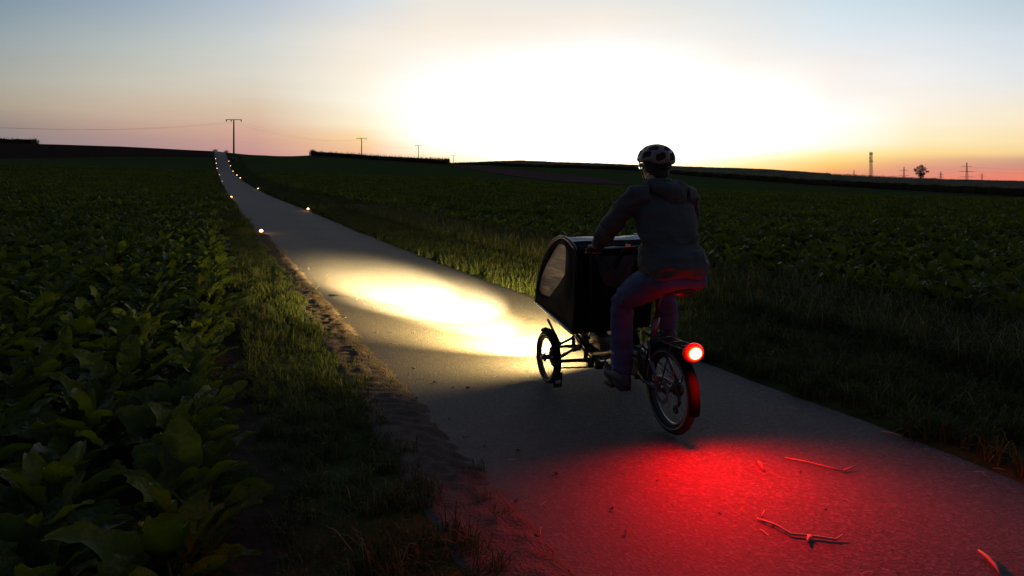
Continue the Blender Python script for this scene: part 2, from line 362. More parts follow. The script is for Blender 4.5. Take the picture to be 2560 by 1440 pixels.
# the farm path: one asphalt sheet with slightly ragged, rounded-off edges
rb = np.array([.93, 1.02, 1.15, 1.5, 2.0, 2.6, 3.1, 3.5, 3.64, 3.72, 3.84]); road_a = acoord[acoord < 330]
road = tag(sheet('path', road_a, rb, 0.0, asphalt_material(), band=False), kind='structure')
co = np.empty(len(road.data.vertices)*3); road.data.vertices.foreach_get('co', co); co = co.reshape(-1, 3)
aa, bb = ab(co[:, 0], co[:, 1])
for i in range(len(co)):
    q = bb[i]
    if q < 1.1 or q > 3.6:
        w = noise.noise((aa[i]*.8, q*.2, 0))*.07*(1 if aa[i] < 60 else .4); co[i, 0] += VR[0]*w; co[i, 1] += VR[1]*w
    co[i, 2] += .012*(1-((q-2.37)/1.35)**2) - (.09 if (q < .96 or q > 3.8) else 0)
road.data.vertices.foreach_set('co', co.ravel()); road.data.update()

# loose earth along the left edge, pressed into ridges by tractor tyres
M_dirt = mat('loose_earth', (.118,.085,.064), rough=.95, var=.45, vscale=9, bump=.9, bscale=70, spec=0)
def dirt_sheet():
    A = np.arange(1.2, 20, .027); B = np.linspace(.80, 1.56, 34); P = []
    for a in A:
        for b in B:
            x, y = xy(a, b); ph = (a + 1.1*(b-1.1))/.15 + 2.0*noise.noise((a*.9, b*1.4, 4)) + .6*noise.noise((a*3.1, b*3.5, 1))
            c = .5+.5*math.cos(2*math.pi*ph); env = math.exp(-((b-1.14-.08*noise.noise((a*.5, 0, 9)))/.14)**2)*max(0, .45+.7*noise.noise((a*.55, 1.7, 0))+.35)
            h = (.034 if a > 3.2 else .016)*env*(c**1.5)*(.6+1.1*max(0, .4+noise.noise((a*2.2, b*3, 6)))) + .009*max(0, noise.noise((a*4, b*6, 2)))+.013*noise.noise((a*12, b*13, 5))+.006*noise.noise((a*27, b*27, 5)) + .01*noise.noise((a*2, b*2, 8))
            fade = float(sstep(np.array(b), .80, .92)*(1-sstep(np.array(b), 1.14+.12*noise.noise((a*.9, 5, 5))+.07*noise.noise((a*4, b*4, 5)), 1.42)))
            P.append((x, y, g1(x, y) + .004 + (h+.012)*fade - .03*(1-fade)))
    na, nb = len(A), len(B); idx = np.arange(na*nb).reshape(na, nb)
    fs = np.stack([idx[:-1,:-1], idx[1:,:-1], idx[1:,1:], idx[:-1,1:]], -1).reshape(-1, 4)[:, ::-1]
    me = bpy.data.meshes.new('dirt_shoulder'); me.from_pydata(P, [], fs.tolist()); me.materials.append(M_dirt); me.polygons.foreach_set('use_smooth', [True]*len(me.polygons))
    return link('dirt_shoulder', me)
tag(dirt_sheet(), kind='structure')

# ------------------------------------------------------------------ scattering with geometry nodes
def proto_collection(name, meshes):
    c = bpy.data.collections.new(name)
    for i, me in enumerate(meshes):
        c.objects.link(bpy.data.objects.new('%s_%02d' % (name, i), me))
    return c
def scatter(name, pts, rz, scl, tilt, protos, parent=None):
    """one object whose points carry instances of the meshes in the collection protos"""
    n = len(pts); me = bpy.data.meshes.new(name); me.from_pydata(np.asarray(pts).tolist(), [], [])
    for nm, typ, val in (('rot', 'FLOAT', rz), ('scl', 'FLOAT', scl), ('tilt', 'FLOAT', tilt), ('pick', 'INT', RNG.integers(0, 997, n))):
        at_ = me.attributes.new(nm, typ, 'POINT'); at_.data.foreach_set('value', np.asarray(val).astype(np.int32 if typ == 'INT' else np.float32))
    o = link(name, me, parent)
    g = bpy.data.node_groups.new(name, 'GeometryNodeTree')
    g.interface.new_socket('Geometry', in_out='INPUT', socket_type='NodeSocketGeometry'); g.interface.new_socket('Geometry', in_out='OUTPUT', socket_type='NodeSocketGeometry')
    gi, go = g.nodes.new('NodeGroupInput'), g.nodes.new('NodeGroupOutput')
    ci = g.nodes.new('GeometryNodeCollectionInfo'); ci.inputs['Collection'].default_value = protos; ci.inputs['Separate Children'].default_value = True; ci.inputs['Reset Children'].default_value = True
    ip = g.nodes.new('GeometryNodeInstanceOnPoints'); ip.inputs['Pick Instance'].default_value = True
    def attr(nm, typ):
        a = g.nodes.new('GeometryNodeInputNamedAttribute'); a.data_type = typ; a.inputs['Name'].default_value = nm; return a.outputs['Attribute']
    cx = g.nodes.new('ShaderNodeCombineXYZ'); g.links.new(attr('tilt', 'FLOAT'), cx.inputs[0]); g.links.new(attr('rot', 'FLOAT'), cx.inputs[2])
    er = g.nodes.new('FunctionNodeEulerToRotation'); g.links.new(cx.outputs[0], er.inputs[0])
    g.links.new(gi.outputs[0], ip.inputs['Points']); g.links.new(ci.outputs[0], ip.inputs['Instance']); g.links.new(attr('pick', 'INT'), ip.inputs['Instance Index'])
    g.links.new(er.outputs[0], ip.inputs['Rotation']); g.links.new(attr('scl', 'FLOAT'), ip.inputs['Scale']); g.links.new(ip.outputs[0], go.inputs[0])
    md = o.modifiers.new('scatter', 'NODES'); md.node_group = g
    return o

# ---- sugar beet leaves
M_leaf = leafmat('beet_leaf', (.019,.038,.007), (.106,.128,.015), rough=.5, trans=.42, spec=.16, crinkle=.02)
M_leaf_old = leafmat('withered_leaf', (.14,.055,.022), (.20,.11,.030), rough=.6, trans=.3)
M_stalk = mat('beet_stalk', (.085,.11,.045), rough=.45, var=.3, rand=.25)
def leaf_geo(seed, nl=11, nw=4, stalk=True, length=None):
    """a beet leaf on its stalk: leaves the crown at the origin along +x, arches over, ruffled rim"""
    rr = random.Random(seed); Ls = rr.uniform(.12, .20); Lb = length or rr.uniform(.15, .26); wd = rr.uniform(.036, .056)
    ang = R(rr.uniform(46, 86)); bend = R(rr.uniform(35, 130)); roll = R(rr.uniform(-40, 40)); tw = rr.uniform(-.9, .9); ph = rr.uniform(0, 6)
    x = z = 0.0; ctr = []; n0 = 3; step = Ls/n0; a = ang
    for i in range(n0): ctr.append((x, z, a)); x += math.cos(a)*step; z += math.sin(a)*step; a -= bend*.10
    m = MB()
    if stalk:
        m.cur = 1; pth = [(p[0], 0, p[1]) for p in ctr] + [(x, 0, z)]
        m.tube(pth, [.007, .006, .005, .004], 4, cap=False); m.cur = 0
    P = []; st = Lb/nl; f1 = rr.uniform(13, 21)
    for i in range(nl+1):
        u = i/nl; w = wd*max(.06, math.sin(math.pi*(.06+.94*u**.85)))**.5*(1.08-.2*u)
        ro = roll + tw*u
        for k in range(nw+1):
            s = (k/nw-.5)*2; ruffle = (.013*math.sin(u*f1+ph+s*1.2) + .007*math.sin(u*f1*1.7+ph*2+s))*abs(s)**1.5*math.sin(math.pi*min(1, u+.12))
            h = .018*s*s*(1-u*.5) + ruffle + s*w*math.sin(ro)
            nx_, nz_ = -math.sin(a), math.cos(a)
            P.append((x + nx_*h, s*w*math.cos(ro*.5), z + nz_*h))
        x += math.cos(a)*st; z += math.sin(a)*st; a -= bend/nl*(.15+1.7*u*u)
    Fc = [(i*(nw+1)+k, i*(nw+1)+k+1, (i+1)*(nw+1)+k+1, (i+1)*(nw+1)+k) for i in range(nl) for k in range(nw)]
    m.add(P, Fc); return m
LEAF = [leaf_geo(100+i).mesh('beet_leaf', [M_leaf, M_stalk], True) for i in range(12)]
LEAF_OLD = [leaf_geo(300+i).mesh('withered_beet_leaf', [M_leaf_old, M_stalk], True) for i in range(3)]
def merged_plant(seed, nleaf=9, nl=5, nw=2, spread=0.0):
    rr = random.Random(seed); m = MB()
    for i in range(nleaf):
        g = leaf_geo(rr.randrange(9999), nl, nw, stalk=spread == 0); q = i*2.4+rr.uniform(-.3, .3); s = rr.uniform(.7, 1.15)
        ox, oy = (rr.uniform(-spread, spread), rr.uniform(-spread, spread)) if spread else (0, 0)
        tz = Matrix.Rotation(q, 3, 'Z'); k = len(m.v)
        for p in g.v: m.v.append(tuple(tz @ (Vector(p)*s) + Vector((ox, oy, 0))))
        m.f += [tuple(i_+k for i_ in f) for f in g.f]; m.m += g.m
    return m.mesh('beet_plant', [M_leaf, M_stalk], True)
PLANTS = proto_collection('beet_plant_source', [merged_plant(i, 16, 6, 2) for i in range(7)])
PATCH = proto_collection('beet_patch_source', [merged_plant(50+i, 90, 3, 2, spread=.55) for i in range(4)])

def rows_in(b0, b1, Y0, Y1, tmin, tmax, spacing=.22, keep=1.0):
    """plants in drilled rows parallel to the path"""
    bs = np.arange(b0, b1, .48); A = np.arange(-30, 220, spacing); AA, BB = np.meshgrid(A, bs)
    AA = AA.ravel()+RNG.normal(0, .04, AA.size); BB = BB.ravel()+RNG.normal(0, .03, BB.size)
    x, y = xy(AA, BB); t = x/np.maximum(y, .1); ok = (y > Y0) & (y < Y1) & (t > tmin) & (t < tmax) & (RNG.random(x.size) < keep)
    return x[ok], y[ok]
x, y = rows_in(-16, .22, 1.55, 26, -.86, 1.0)
order = np.argsort(y + .15*np.abs(x)); x, y = x[order], y[order]
NEAR = 300
def beet_label(px, py, special):
    return special or 'leafy green sugar beet plant in the dark field left of the path'
specials = {}
for tgt, lab, nold in (((385, 1395), 'sugar beet plant with reddish withered leaves at the near edge of the left field', 4),
                       ((600, 1330), 'sugar beet plant with one browned leaf, next to the near end of the grass strip', 2)):
    X0 = np.array([(1280+F*xx/yy - tgt[0])**2 + (450+F*(EYE-.3)/yy - tgt[1])**2 for xx, yy in zip(x[:NEAR], y[:NEAR])]); specials[int(np.argmin(X0))] = (lab, nold)
for i in range(min(NEAR, len(x))):
    p = empty('sugar_beet_plant', (x[i], y[i], g1(x[i], y[i])-.01), random.uniform(0, 6.28)); s = random.uniform(.85, 1.3)
    lab, nold = specials.get(i, (None, 0)); p.scale = (s, s, s)
    tag(p, beet_label(0, 0, lab), 'sugar beet', 'sugar beet plants in the field left of the path')
    for k in range(random.choice((14, 15, 16, 17))):
        old = k < nold or random.random() < .002
        o = link('leaf', random.choice(LEAF_OLD if old else LEAF), p); q = random.uniform(.72, 1.12)
        o.rotation_euler = (0, random.uniform(-.2, .2), k*2.4+random.uniform(-.3, .3)); o.scale = (q, q*random.uniform(.85, 1.2), q)
xf, yf = x[NEAR:], y[NEAR:]
def put(xs, ys, smin, smax, name, protos, parent=None, sink=.01, tilt=.12):
    n = len(xs); return scatter(name, np.stack([xs, ys, gz(xs, ys)-sink], -1), RNG.uniform(0, 6.28, n), RNG.uniform(smin, smax, n), RNG.normal(0, tilt, n), protos, parent)
crop_l = tag(put(xf, yf, .8, 1.25, 'sugar_beet_crop', PLANTS), 'rows of sugar beet filling the field left of the path', 'crop', kind='stuff')
x2, y2 = rows_in(-70, .2, 26, 120, -.86, 1.0, spacing=.8)
put(x2, y2, .8, 1.25, 'far_beet_rows', PATCH, crop_l)['kind'] = 'stuff'
xr, yr = rows_in(7.4, 45, 5, 24, -.5, .86, spacing=.23)
crop_r = tag(put(xr, yr, .75, 1.2, 'sugar_beet_crop', PLANTS), 'wide low sugar beet field beyond the rough grass right of the path', 'crop', kind='stuff')
xr, yr = rows_in(7.6, 150, 24, 125, -.5, .86, spacing=.85)
put(xr, yr, .75, 1.2, 'far_beet_rows', PATCH, crop_r)['kind'] = 'stuff'

# ---- grass
M_grass = leafmat('grass_blade', (.032,.046,.013), (.084,.092,.028), rough=.7, trans=.18, spec=.06)
M_straw = leafmat('dry_grass_blade', (.10,.085,.045), (.19,.15,.085), rough=.6, trans=.25, spec=.3)
def tuft(seed, n, h0, h1, rad, straw=.06, wid=.0035):
    rr = random.Random(seed); m = MB()
    for i in range(n):
        q = rr.uniform(0, 6.28); d = rad*math.sqrt(rr.random()); x0, y0 = d*math.cos(q), d*math.sin(q); h = rr.uniform(h0, h1)
        dirn = rr.uniform(0, 6.28); lean = rr.uniform(.2, .95)*h; w = wid*rr.uniform(.7, 1.5); dx, dy = math.cos(dirn), math.sin(dirn); ox, oy = -dy*w, dx*w
        hz = h*math.sqrt(max(.1, 1-(lean/h)**2)); droop = rr.uniform(0, .3)*h*(lean/h)
        c = [(0, 0), (.35*lean*.5, hz*.5), (lean*.62, hz*.88), (lean, hz-droop)]; P = []
        for k, (r_, z_) in enumerate(c):
            s = (1, .9, .6, .08)[k]; P += [(x0+dx*r_-ox*s, y0+dy*r_-oy*s, z_), (x0+dx*r_+ox*s, y0+dy*r_+oy*s, z_)]
        m.cur = 1 if rr.random() < straw else 0
        m.add(P, [(0,1,3,2), (2,3,5,4), (4,5,7,6)])
    return m.mesh('grass_tuft', [M_grass, M_straw], False)
TUFT_S = proto_collection('short_tuft_source', [tuft(i, 46, .06, .20, .10) for i in range(6)])
TUFT_L = proto_collection('long_tuft_source', [tuft(20+i, 46, .16, .46, .13, .16, .004) for i in range(6)])
TUFT_F = proto_collection('far_tuft_source', [tuft(40+i, 60, .12, .34, .40, .10, .012) for i in range(4)])
def band(b0, b1, a0, a1, per_m2, edge_noise=.0, tmin=-.9, tmax=.9):
    n = int((a1-a0)*(b1-b0)*per_m2); a = RNG.uniform(a0, a1, n); b = RNG.uniform(b0, b1, n)
    if edge_noise:
        lim = np.array([edge_noise*noise.noise((q*1.1, b0*3, 7)) + .6*edge_noise*noise.noise((q*4, b0, 3)) for q in a])
        b = np.where(RNG.random(n) < .5, b, b) ; ok0 = (b < b1+lim) & (b > b0-lim*.3)
    else: ok0 = np.ones(n, bool)
    x, y = xy(a, b); t = x/np.maximum(y, .1); ok = ok0 & (t > tmin) & (t < tmax) & (y > 1.3); return x[ok], y[ok]
gx, gy = band(.2, .98, 1, 22, 120, .26)
verge_l = tag(put(gx, gy, .3, .75, 'grass_verge', TUFT_S), 'strip of short grass between the left beet field and the path', 'grass', kind='stuff')
gx, gy = band(.16, .75, 1, 14, 9, 0); put(gx, gy, .3, .55, 'longer_grass', TUFT_L, verge_l)['kind'] = 'stuff'
gx, gy = band(-.3, .72, 22, 75, 24); put(gx, gy, .6, 1.0, 'far_grass', TUFT_F, verge_l)['kind'] = 'stuff'
gx, gy = band(3.78, 5.9, .5, 30, 100, .12)
gx, gy = band(.85, 1.25, 1, 12, 9); put(gx, gy, .3, .55, 'stray_grass', TUFT_S, verge_l)['kind'] = 'stuff'
gx, gy = band(3.78, 5.9, .5, 30, 100, .12)
verge_r = tag(put(gx, gy, .5, 1.1, 'grass_verge', TUFT_S), 'broad rough grass verge along the right side of the path', 'grass', kind='stuff')
gx, gy = band(5.3, 7.5, .5, 30, 60, .5); put(gx, gy, .45, 1.0, 'long_grass', TUFT_L, verge_r)['kind'] = 'stuff'
gx, gy = band(4.05, 6.8, 30, 120, 14); put(gx, gy, .6, 1.05, 'far_grass', TUFT_F, verge_r)['kind'] = 'stuff'

# ---- maize: a stalk with arching leaves; the stands are blocks of them
M_maize = leafmat('maize_leaf', (.050,.044,.018), (.105,.080,.034), rough=.9, trans=.15, spec=.03)
def maize(seed):
    rr = random.Random(seed); m = MB(); H = rr.uniform(2.0, 2.5); m.tube([(0,0,0), (.02,0,H*.6), (.04,0,H)], [.016,.012,.004], 3, cap=False)
    for i in range(9):
        z0 = H*(.12+.8*i/9); q = i*2.9+rr.uniform(-.4, .4); l = rr.uniform(.5, .8)*(1-.3*i/9); w = .045; dx, dy = math.cos(q), math.sin(q); P = []
        for k, (r_, h_) in enumerate(((0, 0), (.4, .33), (.75, .34), (1, .12))):
            s = (1, 1, .7, .1)[k]*w; P += [(dx*r_*l+dy*s, dy*r_*l-dx*s, z0+h_*l), (dx*r_*l-dy*s, dy*r_*l+dx*s, z0+h_*l)]
        m.add(P, [(0,1,3,2), (2,3,5,4), (4,5,7,6)])
    for i in range(4):
        q = i*1.6; m.add([(.04,0,H), (.05,.01,H), (.04+.09*math.cos(q), .09*math.sin(q), H+.22)], [(0,1,2)])
    return m.mesh('maize_plant', M_maize)
MAIZE = proto_collection('maize_source', [maize(i) for i in range(5)])
def in_poly(px, py, poly):
    c = np.zeros(px.shape, bool); n = len(poly)
    for i in range(n):
        (x1, y1), (x2_, y2_) = poly[i], poly[(i+1) % n]
        c ^= ((y1 > py) != (y2_ > py)) & (px < (x2_-x1)*(py-y1)/(y2_-y1+1e-12)+x1)
    return c
def maize_stand(poly, label, step, h=1.95, edge_step=.35, front=None):
    poly = [(float(a_), float(b_)) for a_, b_ in poly]; xs = [p[0] for p in poly]; ys = [p[1] for p in poly]
    gx_, gy_ = np.meshgrid(np.arange(min(xs), max(xs)+step, step), np.arange(min(ys), max(ys)+step, step), indexing='ij')
    ins = in_poly(gx_.ravel(), gy_.ravel(), poly).reshape(gx_.shape); Z = gz(gx_.ravel(), gy_.ravel()).reshape(gx_.shape)
    m = MB(); vid = {}
    def vtx(i, j, top):
        k = (i, j, top)
        if k not in vid:
            vid[k] = len(m.v); jx, jy = (random.uniform(-.3, .3)*step, random.uniform(-.3, .3)*step) if top else (0, 0)
            m.v.append((gx_[i, j]+jx, gy_[i, j]+jy, Z[i, j]+(h*(1+.16*noise.noise((gx_[i, j]*.045, gy_[i, j]*.03, 2)))+random.uniform(-.25, .25) if top else -.3)))
        return vid[k]
    cell = ins[:-1,:-1] & ins[1:,:-1] & ins[1:,1:] & ins[:-1,1:]
    for i, j in zip(*np.nonzero(cell)):
        m.f.append((vtx(i,j,1), vtx(i+1,j,1), vtx(i+1,j+1,1), vtx(i,j+1,1))); m.m.append(0)
        for di, dj, p, q in ((-1,0,(i,j+1),(i,j)), (1,0,(i+1,j),(i+1,j+1)), (0,-1,(i,j),(i+1,j)), (0,1,(i+1,j+1),(i,j+1))):
            a_, b_ = i+di, j+dj
            if a_ < 0 or b_ < 0 or a_ >= cell.shape[0] or b_ >= cell.shape[1] or not cell[a_, b_]:
                m.f.append((vtx(*p,0), vtx(*q,0), vtx(*q,1), vtx(*p,1))); m.m.append(0)
    o = m.build('maize_field', M_maize); tag(o, label, 'maize field', kind='stuff')
    pts = []
    for (x1, y1), (x2_, y2_) in zip(poly, poly[1:]+poly[:1]):
        l = math.hypot(x2_-x1, y2_-y1); n = int(l/edge_step)
        for k in range(n):
            for d in range(2):
                u = random.random(); pts.append((x1+(x2_-x1)*u+random.uniform(-1.3, .5), y1+(y2_-y1)*u+random.uniform(-1.2, .6)))
    n = int(min(9000, cell.sum()*step*step*.12)); ii = np.nonzero(cell.ravel())[0]
    if len(ii):
        sel = RNG.choice(ii, n); ci, cj = np.unravel_index(sel, cell.shape)
        pts += [(gx_[i, j]+random.random()*step, gy_[i, j]+random.random()*step) for i, j in zip(ci, cj)]
    pts = np.array(pts); put(pts[:, 0], pts[:, 1], .80, 1.16, 'maize_plants', MAIZE, o, sink=.05, tilt=.04)['kind'] = 'stuff'
    return o
maize_stand([(at(-500,206), 206), (at(93,206), 206), (at(86,260), 260), (at(-500,260), 260)], 'dark maize edge standing on the left crest at the picture rim', 1.6)
maize_stand([(at(781,281), 281), (at(850,276), 276), (at(1000,272), 272), (at(1119,272), 272), (at(1122,300), 300), (at(1060,352), 352), (at(1020,420), 420), (at(800,400), 400)], 'low dark maize stand on the rise between two T poles', 2.2, h=1.55)
maize_stand([(at(1123,580), 580), (5.6,480), (68,375), (92,243), (116,156), (170,110), (300,110), (700,480), (at(2078,515), 515), (at(2066,640), 640), (at(1590,660), 660), (at(1130,660), 660)], 'long dark maize field along the right horizon behind the rider', 3.0)

# bare strips between the far fields
M_bare = mat('bare_strip_soil', (.085,.052,.042), rough=.95, var=.3, vscale=.5, bump=.3, bscale=6, spec=0)
M_pale = mat('mown_strip', (.085,.066,.048), rough=.95, var=.4, vscale=.4, bump=.3, bscale=6, spec=0)
def strip(name, near, far, material, n=24, m_=8):
    near = np.array(near, float); far = np.array(far, float); P = []
    def res(p):
        d = np.concatenate([[0], np.cumsum(np.hypot(*np.diff(p, axis=0).T))]); q = np.linspace(0, d[-1], n); return np.stack([np.interp(q, d, p[:, 0]), np.interp(q, d, p[:, 1])], -1)
    A, B = res(near), res(far)
    for i in range(n):
        for k in range(m_): p = A[i]*(1-k/(m_-1))+B[i]*k/(m_-1); P.append((p[0], p[1], g1(p[0], p[1])+.10))
    fs = [(i*m_+k, (i+1)*m_+k, (i+1)*m_+k+1, i*m_+k+1) for i in range(n-1) for k in range(m_-1)]
    o = MB().add(P, fs).build(name, material, smooth=True); return tag(o, kind='structure')
strip('bare_field_strip', [(at(1130,262),262), (-16.5,235), (0,185), (10.9,155), (20.6,160), (29,164)], [(at(1128,272),272), (-19.7,280), (0,285), (17.9,255), (29,225), (29.5,166)], M_bare)
strip('field_margin', [(2,462), (63,362), (86,236), (109,152), (160,106)], [(5.4,479), (67,374), (91,242), (115,155), (169,109)], M_pale)
strip('headland', [(at(760,262),262), (at(900,260),260), (at(1125,256),256)], [(at(775,280),280), (at(900,275),275), (at(1121,271),271)], M_bare)
M_hedge = leafmat('hedge_leaf', (.016,.020,.010), (.034,.040,.016), trans=.15)
def leaf_mass(m, c, r, n, size, rr):
    for i in range(n):
        d = Vector((rr.gauss(0,1), rr.gauss(0,1), rr.gauss(0,1))).normalized()*(rr.random()**.4); p = Vector(c)+Vector((d.x*r[0], d.y*r[1], d.z*r[2]))
        a = Vector((rr.gauss(0,1), rr.gauss(0,1), rr.gauss(0,1))).normalized(); b = a.orthogonal().normalized(); a *= size*rr.uniform(.6, 1.3); b *= size*rr.uniform(.4, .8)
        m.add([p-a, p+b, p+a, p-b], [(0,1,2,3)])
rr = random.Random(5); m = MB()
for px in np.arange(2076, 2345, 5.0):
    Yh = 720 if px < 2130 else 760; xh = at(px, Yh); zh = g1(xh, Yh)
    leaf_mass(m, (xh, Yh, zh+.7), (2.2, 2, rr.uniform(.8, 1.7)), 34, .5, rr)
tag(m.build('distant_hedgerow', M_hedge), 'low distant hedgerow on the skyline left of the lone tree', 'hedge', kind='stuff')

# ------------------------------------------------------------------ poles, wires, masts
M_wood = mat('weathered_wood', (.075,.060,.048), rough=.9, var=.4, vscale=2, bump=.3, bscale=30)
M_steel = mat('galvanised_steel', (.16,.16,.165), rough=.55, metal=.6, var=.2)
M_porc = mat('brown_porcelain', (.10,.05,.03), rough=.25)
M_wire = mat('aluminium_wire', (.10,.10,.10), rough=.5, metal=.5)
POLES = [(-96.0, 78.0, None), (at(584.5,190), 190, 299), (at(904,310), 310, 345.5), (at(1046,440), 440, 363.5), (at(1134,600), 600, 388.5)]
PH = []
for x, y, ty in POLES:
    top = EYE+(450-ty)*y/F if ty else g1(x, y)+9.2
    PH.append((x, y, top))
pole_label = {1: 'nearest wooden T shaped power pole beside the path on the crest', 2: 'T shaped power pole rising behind the left end of the low maize stand',
              3: 'T shaped power pole above the right part of the low maize stand', 4: 'farthest T shaped power pole with only its crossarm above the skyline'}
line_dir = Vector((POLES[4][0]-POLES[1][0], POLES[4][1]-POLES[1][1], 0)).normalized(); arm_dir = Vector((1, .08, 0)).normalized()
INS = []
for i, (x, y, top) in enumerate(PH):
    s = {1: 1.0, 2: 1.03, 3: 1.03, 4: 1.05}.get(i, 1.0); half = 2.15*s
    INS.append([(x+arm_dir.x*q*half, y+arm_dir.y*q*half, top-.62) for q in (-.93, -.33, .93)])
    if i == 0: continue                                              # stands outside the picture; only its wires come in
    gz0 = g1(x, y); r = empty('power_pole', (x, y, gz0)); H = top-gz0
    tag(r, pole_label[i], 'power pole', 'power poles along the ridge line')
    MB().tube([(0,0,-.3), (0,0,H*.5), (0,0,H)], [.24,.21,.17], 12).build('pole', M_wood, r, True)
    m = MB(); a_ = Vector(arm_dir); m.box((0,0,H-.02), (2*half, .16, .18), Matrix.Rotation(math.atan2(a_.y, a_.x), 3, 'Z')); m.build('crossarm', M_steel, r)
    for q in INS[-1]:
        b = MB(); c = Vector((q[0]-x, q[1]-y, H))
        b.tube([c+Vector((0,0,-.08)), c+Vector((0,0,-.16)), c+Vector((0,0,-.17)), c+Vector((0,0,-.34)), c+Vector((0,0,-.35)), c+Vector((0,0,-.6))], [.05,.05,.15,.15,.11,.11], 10)
        b.build('insulator', M_porc, r, True)
for k in range(3):
    m = MB()
    for i in range(len(PH)-1):
        A, B = Vector(INS[i][k]), Vector(INS[i+1][k]); sag = (2.6, 2.4, 2.2, 2.0)[i]
        m.tube([A.lerp(B, u)+Vector((0, 0, -4*sag*u*(1-u))) for u in np.linspace(0, 1, 25)], .007, 4, cap=False)
    tag(m.build('overhead_wire', M_wire), 'thin overhead wire on the %s insulators of the T poles' % ('left end', 'middle', 'right end')[k], 'wire', 'overhead wires on the T poles')

def strut(m, a, b, w): m.tube([a, b], w/2, 4, cap=False)
def lattice(m, H, w0, w1, bays, leg, brace, z0=0):
    for i in range(bays):
        u0, u1 = i/bays, (i+1)/bays; za, zb = z0+H*u0, z0+H*u1; a, b = (w0+(w1-w0)*u0)/2, (w0+(w1-w0)*u1)/2
        C0 = [(-a,-a,za), (a,-a,za), (a,a,za), (-a,a,za)]; C1 = [(-b,-b,zb), (b,-b,zb), (b,b,zb), (-b,b,zb)]
        for k in range(4):
            strut(m, C0[k], C1[k], leg); strut(m, C0[k], C1[(k+1) % 4], brace); strut(m, C0[(k+1) % 4], C1[k], brace); strut(m, C1[k], C1[(k+1) % 4], brace)
M_mast = mat('mast_steel', (.11,.105,.10), rough=.6, metal=.4)
def pylon(px, Yd, ytop, arms, label, w=1.0, rot=0.0):
    x = at(px, Yd); base = min(g1(x, Yd), EYE-6); top = EYE+(450-ytop)*Yd/F; H = top-base
    r = empty('pylon', (x, Yd, base), rot); tag(r, label, 'pylon', 'lattice pylons on the right horizon')
    m = MB(); lattice(m, H*.97, 7.5*w, 1.2*w, 12, .50*w, .28*w); m.tube([(0,0,H*.97), (0,0,H)], [.3, .1], 4); m.build('lattice_tower', M_mast, r)
    for frac, half in arms:
        z = H-frac*(ytop_span(ytop, Yd)); b = MB(); dz = .9*w
        for s in (-1, 1):
            strut(b, (0,.5,z+dz), (s*half,0,z), .42*w); strut(b, (0,-.5,z+dz), (s*half,0,z), .42*w); strut(b, (0,0,z-dz*.3), (s*half,0,z), .42*w)
            for q in (.35, .7): strut(b, (s*half*q, 0, z-dz*.2), (s*half*q, 0, z+dz*(1-q)), .3*w)
            for q in (.55, 1.0): strut(b, (s*half*q, 0, z), (s*half*q, 0, z-2.6*w), .34*w)
        b.build('crossarm', M_mast, r)
    return x, Yd, top, r
def ytop_span(ytop, Yd): return (450-ytop)*Yd/F
PY = [pylon(2417, 1750, 404.5, [(.25,14), (.53,18.5), (.83,21)], 'tallest lattice pylon with three pairs of arms, right of the lone tree'),
      pylon(2260, 1950, 415.5, [(.30,13.5), (.67,17)], 'two armed lattice pylon just left of the lone tree'),
      pylon(2135, 2100, 424, [(.5,11)], 'small faint single armed pylon left of the tall radio mast', .9),
      pylon(2352, 1500, 427.5, [(.38,6.2), (.68,7.4)], 'small cross shaped pylon between the lone tree and the tallest pylon', .7),
      pylon(2455, 2250, 431, [(.35,10.5), (.62,8)], 'small faint pylon right of the tallest pylon', .8)]
m = MB()
for s, zo in ((-20,-8), (20,-8), (-18,-4.5), (18,-4.5)):
    p = PY[0]
    for q, sag in (((p[0]+900, p[1]-650, p[2]+4), 22), ((PY[1][0], PY[1][1], PY[1][2]), 12)):
        A, B = Vector((p[0]+s, p[1], p[2]+zo*3)), Vector((q[0]+s, q[1], q[2]+zo*3))
        m.tube([A.lerp(B, u)+Vector((0,0,-4*sag*u*(1-u))) for u in np.linspace(0, 1, 15)], .06, 3, cap=False)
tag(m.build('high_voltage_lines', M_wire), 'faint high voltage lines hanging between the lattice pylons', 'power lines', kind='stuff')
# radio mast
x, Yd = at(2177.5, 1050), 1050; base = g1(x, Yd)-1; H = EYE+(450-381)*Yd/F-base
r = empty('radio_mast', (x, Yd, base), .2); tag(r, 'tall lattice radio mast with antenna panels left of the lone tree', 'radio mast')
m = MB(); lattice(m, H*.64, 4.4, 2.8, 9, .46, .26); lattice(m, H*.36, 2.8, 2.8, 6, .46, .26, H*.64); m.build('lattice_tower', M_mast, r)
m = MB(); m.box((0,0,H*.66), (4.4,4.4,.5)); m.box((0,0,H*.93), (4.0,4.0,.4)); m.build('platform', M_mast, r)
for sx_, sy_, z in ((-2.2,0,.95), (2.2,0,.95), (0,-2.2,.95), (-2.2,.3,.80), (2.1,-.2,.70), (-2.1,-.2,.70)):
    MB().box((sx_, sy_, H*z), (.7,.7,3.0)).build('antenna_panel', M_mast, r)
for s in (-1.5, 1.5): MB().tube([(s,0,H*.95), (s,0,H*1.03)], .18, 5).build('whip_antenna', M_mast, r)

